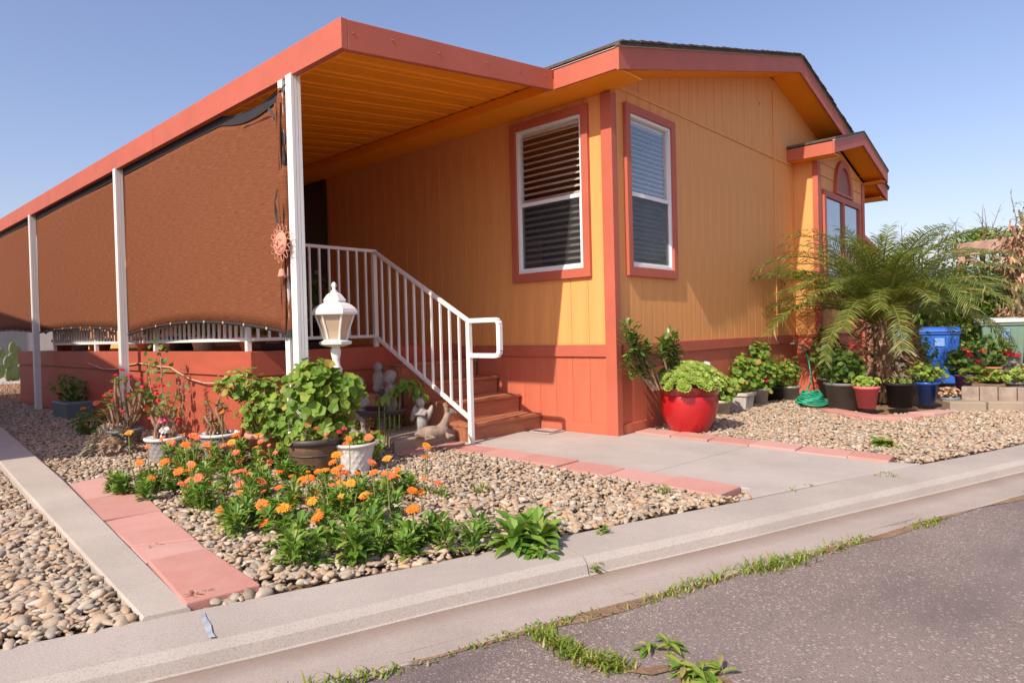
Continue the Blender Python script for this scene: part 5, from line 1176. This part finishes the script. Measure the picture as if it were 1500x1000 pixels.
# stone edging blocks
for (u0, u1, lb) in ((1392, 1446, 'pale edging stone below the purple pot'), (1448, 1502, 'pale edging stone below the planter box'), (1504, 1570, 'pale edging stone beyond the planter box beside grey pot')):
    A, B_ = G(u0, 604), G(u1, 604.5); n_ = Vector((.86, .5, 0)); q = [A, B_, B_+n_*.22, A+n_*.22]
    b = MB(); b.prism([(p.x, p.y) for p in q], 2, 0, .115); o = b.build('edging_stone', m_block, None, bevel=.014); tag(o, lb, 'edging stone', 'pale edging stones in a row')

# ---- palm
pc = G(1296, 589); pc.z = 0; palm = thing('pygmy_date_palm', 'pygmy date palm with arching fronds and shaggy brown trunk', 'palm tree', pc)
b = MB(); b.tube([pc, pc+Vector((.02, 0, .5)), pc+Vector((0, .02, 1.05))], [.13, .12, .10], 14); b.build('trunk', m_bark, palm, True)
fo = MB()
for i in range(620):
    z = random.uniform(.10, 1.02); a = random.uniform(0, 6.3); r_ = .18+.07*math.sin(z*3); d = Vector((math.cos(a), math.sin(a), random.uniform(-.5, .9))); fo.leaf(pc+Vector((math.cos(a)*r_, math.sin(a)*r_, z)), d, random.uniform(.13, .27), random.uniform(.02, .042), random.uniform(-.1, .5), .3)
fo.build('dry_leaf_bases', l_dry, palm, kind='stuff')
def frond_mesh(L, arch_, seed):
    random.seed(seed); b = MB(); n = 66; pts = []
    x = z = 0; ang = R(70)*1.0
    for i in range(n+1):
        s = i/n; a = ang-arch_*s**1.25; pts.append(Vector((x, 0, z))); x += math.cos(a)*L/n; z += math.sin(a)*L/n
    b.tube(pts[::4], [.013*(1-.85*i/(len(pts[::4])-1))+.001 for i in range(len(pts[::4]))], 5)
    for i in range(5, n+1):
        s = i/n; tdir = (pts[min(i+1, n)]-pts[i-1]).normalized(); nrm = Vector((-tdir.z, 0, tdir.x)); ln = (.36*(1-.5*s)*min(1, .30+s*2.5))
        for sd in (-1, 1):
            for sub in (0,):
                p = pts[i]-tdir*(L/n)*sub; lat = Vector((0, sd, 0)); d = (lat*.72+tdir*.70+nrm*random.uniform(-.05, .45)).normalized(); q = ln*random.uniform(.7, 1.12)
                m1 = p+d*q*.5-Vector((0, 0, q*.04)); tp = p+d*q-Vector((0, 0, q*random.uniform(.12, .42))); wv = tdir*.0085
                b.add([p-wv*.6, p+wv*.6, m1+wv, m1-wv, tp], [(0, 1, 2, 3), (3, 2, 4)])
    return b.mesh('frond', l_palm)
fr = [frond_mesh(1.75, 1.35, 1), frond_mesh(1.7, 1.7, 2), frond_mesh(1.55, 1.0, 3), frond_mesh(1.75, 1.85, 4), frond_mesh(1.6, 1.5, 5)]
random.seed(11); top = pc+Vector((0, .02, 1.02)); NF = 88
for i in range(NF):
    a = i*2.39996; ring = i/NF; tilt = R(-8+58*ring)+random.gauss(0, .08); m_ = fr[random.choice((0, 1, 4, 3))] if ring > .6 else fr[random.choice((0, 0, 1, 3))] if ring > .3 else fr[2 if ring < .12 else 0]
    e = (Matrix.Rotation(a, 3, 'Z') @ Matrix.Rotation(tilt-R(12), 3, 'Y')).to_euler(); s = random.uniform(.82, 1.06)*(.8+.2*min(1, ring*3)); inst(m_, 'frond', palm, top+Vector((math.cos(a)*.05, math.sin(a)*.05, -.10*ring)), e, (s, s, s))

# ---- bins
def wheelie(c, rz, mb_, ml, label, s=1.0):
    t = thing('wheelie_bin', label, 'bin', c); t.rotation_euler = (0, 0, rz)
    def bb(name, build, m, par=t, bevel=.012):
        o = bpy.data.objects.new(name, build.mesh(name, m)); col.objects.link(o); o.parent = par
        if bevel: q = o.modifiers.new('b', 'BEVEL'); q.width = bevel; q.segments = 3; q.limit_method = 'ANGLE'
        return o
    b = MB(); b.hexa([(-.22, -.24, .05), (.22, -.24, .05), (.22, .24, .05), (-.22, .24, .05)], [(-.29, -.31, .93), (.29, -.31, .93), (.29, .33, .93), (-.29, .33, .93)]); body = bb('body', b, mb_, bevel=.03)
    b = MB(); b.box((-.305, -.33, .90), (.305, .345, .945)); bb('collar', b, mb_, body)
    b = MB(); b.hexa([(-.315, -.36, .946), (.315, -.36, .946), (.315, .37, .946), (-.315, .37, .946)], [(-.27, -.30, 1.01), (.27, -.30, 1.01), (.29, .35, 1.03), (-.29, .35, 1.03)]); lid = bb('lid', b, ml, bevel=.02)
    b = MB(); b.bar((-.22, .40, 1.0), (.22, .40, 1.0), .03, .03); b.bar((-.20, .34, .97), (-.20, .40, 1.0), .03, .03); b.bar((.20, .34, .97), (.20, .40, 1.0), .03, .03); bb('handle', b, mb_, bevel=.006)
    for sx in (-1, 1): b = MB(); b.prism([(.26+.10*math.cos(q*math.pi/9), .10+.10*math.sin(q*math.pi/9)) for q in range(18)], 0, sx*.27-.025, sx*.27+.025); bb('wheel', b, m_black)
    for sx in (-1, 1): b = MB(); b.hexa([(sx*.11-.05, -.285, .45), (sx*.11+.05, -.285, .45), (sx*.11+.05, -.262, .45), (sx*.11-.05, -.262, .45)], [(sx*.13-.05, -.323, .86), (sx*.13+.05, -.323, .86), (sx*.13+.05, -.29, .86), (sx*.13-.05, -.29, .86)]); bb('front_rib', b, mb_, body, .006)
    b = MB(); b.hexa([(-.07, -.309, .70), (.07, -.309, .70), (.07, -.290, .70), (-.07, -.290, .70)], [(-.07, -.322, .84), (.07, -.322, .84), (.07, -.30, .84), (-.07, -.30, .84)]); bb('emblem', b, plain('pale_blue_print', (.22, .38, .72), .5), body, .0)
    t.scale = (s, s, s); return t
c = G(1378, 563); wheelie((c.x, c.y, -.02), R(-81), m_binb, m_binb, 'blue recycling bin behind the potted shrubs', .88)
c = G(1466, 558); wheelie((c.x, c.y, -.02), R(-74), m_bing, m_lidg, 'green waste bin with pale grey lid beside the blue one')
c = G(1330, 556); wheelie((c.x+.6, c.y+.2, -.02), R(-78), m_greyp, m_black, 'dark grey bin half hidden behind the palm trunk')

# ---- background right: timber pergola with vines, hedge, trees
pg = thing('pergola', 'old pinkish timber pergola beam on posts overgrown with vines', 'pergola', (9.6, -1.5, 0))
A = CAM+ray(1404, 367)*12.4; B_ = CAM+ray(1530, 352)*11.2
b = MB(); b.bar(A, B_, .12, .24); b.build('beam', m_wood, pg, bevel=.01)
for q in (.04, .66, .97):
    p = A.lerp(B_, q); b = MB(); b.bar((p.x, p.y, -.05), (p.x, p.y, p.z-.12), .13, .13); b.build('post', m_wood, pg, bevel=.01)
b = MB(); p = A.lerp(B_, .3); b.bar(p+Vector((-.2, -.3, -.5)), p+Vector((.3, .5, -.02)), .08, .1); b.build('brace', m_wood, pg)
def cloud(mb, c, r, n, L, W, hang=0.):
    for i in range(n):
        p = Vector([random.gauss(0, 1) for _ in range(3)]).normalized(); q = random.uniform(.55, 1.05); lump = 1+.25*math.sin(p.x*4+c[0]*3)*math.sin(p.z*5+c[1]*2)
        q = q if random.random() < .6 else random.uniform(.1, .8); pos = Vector((c[0]+p.x*r[0]*q*lump, c[1]+p.y*r[1]*q*lump, c[2]+p.z*r[2]*q*lump)); mb.leaf(pos, p+Vector((random.gauss(0, .6), random.gauss(0, .6), random.gauss(0, .6)-hang)), L*random.uniform(.6, 1.2), W*random.uniform(.7, 1.2), .3, .15)
vine = thing('vine', 'dry rust brown vine clump hanging on the pergola post', 'vine', (B_.x, B_.y, 0)); fo = MB()
for (u, v, d_, r_) in ((1490,345,11.0,.28),(1482,375,11.0,.22),(1494,400,11,.25),(1490,450,11,.3),(1480,470,10.8,.25)): p = CAM+ray(u, v)*d_; cloud(fo, p, (r_, r_, r_), 190, .12, .035, .5)
fo.build('dry_foliage', l_dry, vine, kind='stuff')
b = MB(); pv = CAM+ray(1488, 420)*11.0; b.tube([Vector((pv.x, pv.y, 0)), Vector((pv.x+.05, pv.y, 1.2)), pv+Vector((0, 0, 1.0))], [.08, .06, .04], 8); b.build('stem', m_bark, vine, True)
def shrub(u, v, dep, r, n, label, m=l_hedge, L=.10, W=.045, core=.72, name='shrub', trunk=True):
    p = CAM+ray(u, v)*dep; t = thing(name, label, 'shrub', (p.x, p.y, 0)); fo = MB(); cloud(fo, p, r, n, L, W); fo.build('foliage', m, t, kind='stuff')
    if trunk: b = MB(); b.tube([Vector((p.x, p.y, -.05)), p-Vector((.1, 0, r[2]*.3)), p+Vector((.1, .1, r[2]*.4))], [.06, .05, .02], 7); b.build('trunk', m_bark, t, True)
    return t
shrub(1345, 430, 12.5, (.95, .95, .60), 4200, 'dark glossy hedge behind the palm fronds'); shrub(1410, 430, 12.2, (.85, .85, .58), 3800, 'dark glossy shrub below the pergola beam'); shrub(1465, 430, 11.8, (.6, .6, .7), 2600, 'dark shrub beside the pergola post')
shrub(1440, 352, 14.5, (.95, .9, .24), 1500, 'bright green vine crown above the pergola beam', l_weed, .10, .06); shrub(1360, 450, 11.6, (.8, .6, .45), 1700, 'low dark shrub behind the blue bin')
shrub(1500, 318, 15.0, (.18, .2, .45), 130, 'thin green shoots rising behind the pergola', l_weed, .09, .04); shrub(1420, 480, 11.4, (.95, .6, .36), 1700, 'low dark hedge between the two bins')
tw = thing('bare_twigs', 'bare wispy twigs rising above the pergola against the sky', 'branches', (CAM+ray(1440, 480)*14)); st = MB()
for (u, v, u2, v2) in ((1430,350,1442,305),(1450,350,1440,300),(1465,350,1466,300),(1485,340,1480,280),(1360,365,1385,330),(1350,365,1378,340),(1375,365,1405,318),(1395,365,1400,325),(1330,360,1320,330),(1455,352,1432,312)):
    a = CAM+ray(u, v+25)*14; e = CAM+ray(u2, v2)*14; mid = a.lerp(e, .5)+Vector((random.gauss(0, .08), random.gauss(0, .08), 0)); st.tube([Vector((a.x, a.y, .3)), a, mid, e], [.02, .012, .009, .004], 5)
    for k in range(3): q = mid.lerp(e, random.uniform(0, .9)); st.tube([q, q+Vector((random.gauss(0, .12), random.gauss(0, .12), random.uniform(.05, .2)))], [.005, .002], 4)
st.build('twig_bundle', m_bark, tw)
# wooden fence behind the bins
fn = thing('wooden_fence', 'brown plank fence behind the bins and shrubs', 'fence', (12, -2, 0)); A = CAM+ray(1275, 480)*16; B_ = CAM+ray(1640, 480)*15.2
pk = one('box', (-.07, -.01, -.05), (.07, .01, 1.75)).mesh('picket', m_fence); nfp = 64; ang = math.atan2(B_.y-A.y, B_.x-A.x)
for i in range(nfp): p = A.lerp(B_, i/nfp); inst(pk, 'picket', fn, (p.x, p.y, random.uniform(-.02, .02)), (0, 0, ang))
for z in (.4, 1.4): b = MB(); b.bar((A.x+.02, A.y+.03, z), (B_.x+.02, B_.y+.03, z), .04, .09); b.build('rail', m_fence, fn)
# neighbour's roof beyond the bay
nb = thing('distant_house', 'distant house with coral edged roof behind the bay', 'house', (15, 2.2, 0))
b = MB(); b.box((11.9, 2.6, 0), (18.0, 9, 3.1)); b.build('wall', m_yel, nb)
b = MB(); b.prism([(10.4, 3.02), (10.4, 3.17), (14.2, 4.05), (18.4, 3.2), (18.4, 3.05), (14.2, 3.9)], 1, 2.2, 9.4); b.build('roof', m_cor, nb)
# ---- background left
cb = G(20, 557); t = thing('prickly_pear', 'prickly pear cactus in sun beyond the far end of the porch', 'cactus', cb)
padm = one('ell', (0, 0, .17), (.035, .125, .17), 14, 10).mesh('pad', m_cactus, True)
for (dx, dy, z, ry, rz, s) in ((0, 0, 0, 0, .9, 1.3), (.12, .2, 0, .2, 1.2, 1.25), (-.15, -.1, 0, -.25, .7, 1.2), (.02, .02, .40, .15, 1.1, 1.15), (.1, .22, .38, .35, 1.0, 1.1), (-.2, -.15, .36, -.45, .8, 1.1), (.0, .05, .72, -.1, .9, 1.05), (-.3, -.25, .62, -.2, .8, .9), (.2, .35, .65, .3, 1.2, 1.05), (.35, .45, .1, .4, 1.0, 1.2), (-.4, -.35, .1, -.3, 1.1, 1.2)):
    inst(padm, 'pad', t, (cb.x+dx, cb.y+dy, z-.02), (ry, .15*dx, -rz), (s, s, s))
nf = thing('white_outbuilding', 'pale outbuilding wall with grey door beyond the porch end', 'building', (0, 24, 0))
b = MB(); b.box((-4.5, 24.0, -.05), (3.5, 24.3, 2.3)); b.build('wall', m_neigh, nf); b = MB(); b.box((-.9, 23.95, 0), (.55, 23.998, 2.0)); b.build('door', plain('grey_door', (.20, .20, .21), .6), nf)
for x in (-1.55,): b = MB(); b.box((x, 23.9, 0), (x+.12, 23.99, 2.3)); b.build('trim', m_white, nf)
b = MB(); b.box((-3.6, 17.2, -.02), (1.0, 21.5, -.006)); struct(b.build('far_path', m_conc))
fo = MB()
for i in range(1600): p = Vector((random.uniform(-2.9, -.4), random.uniform(10.8, 16.5), 0)); a = random.uniform(0, 6.3); fo.leaf(p, Vector((math.cos(a)*.5, math.sin(a)*.5, 1)), random.uniform(.05, .2), .012, .4)
o = fo.build('dry_groundcover', l_dry); o['kind'] = 'stuff'; o['label'] = 'dry grass and litter on the ground past the porch end'; o['category'] = 'grass'
# neighbouring home to the left, outside the picture, whose shadow crosses the gravel
nh = thing('neighbour_home', 'pale neighbouring home left of the gravel bed casting its shadow', 'house', (-8, 7, 0))
prof = [(2.95, 0), (2.95, 2.45), (3.9, 3.62), (6.9, 4.17), (12.2, 4.75), (12.2, 0)]
b = MB(); b.prism([(y, z) for y, z in prof], 0, -10.5, -6.0); b.build('wall', m_neigh, nh)
b = MB(); b.prism([(2.75, 2.44), (3.84, 3.70), (6.88, 4.27), (12.4, 4.87), (12.4, 4.77), (6.9, 4.19), (3.9, 3.64), (2.9, 2.46)], 0, -10.6, -5.9); b.build('roof', m_shing, nh)
for y in (5.0, 8.5): b = MB(); b.box((-5.99, y, 1.3), (-5.96, y+1.1, 2.4)); o = b.build('window', m_vinyl, nh); b = MB(); b.box((-5.958, y+.07, 1.37), (-5.95, y+1.03, 2.33)); b.build('pane', m_skyglass, o)
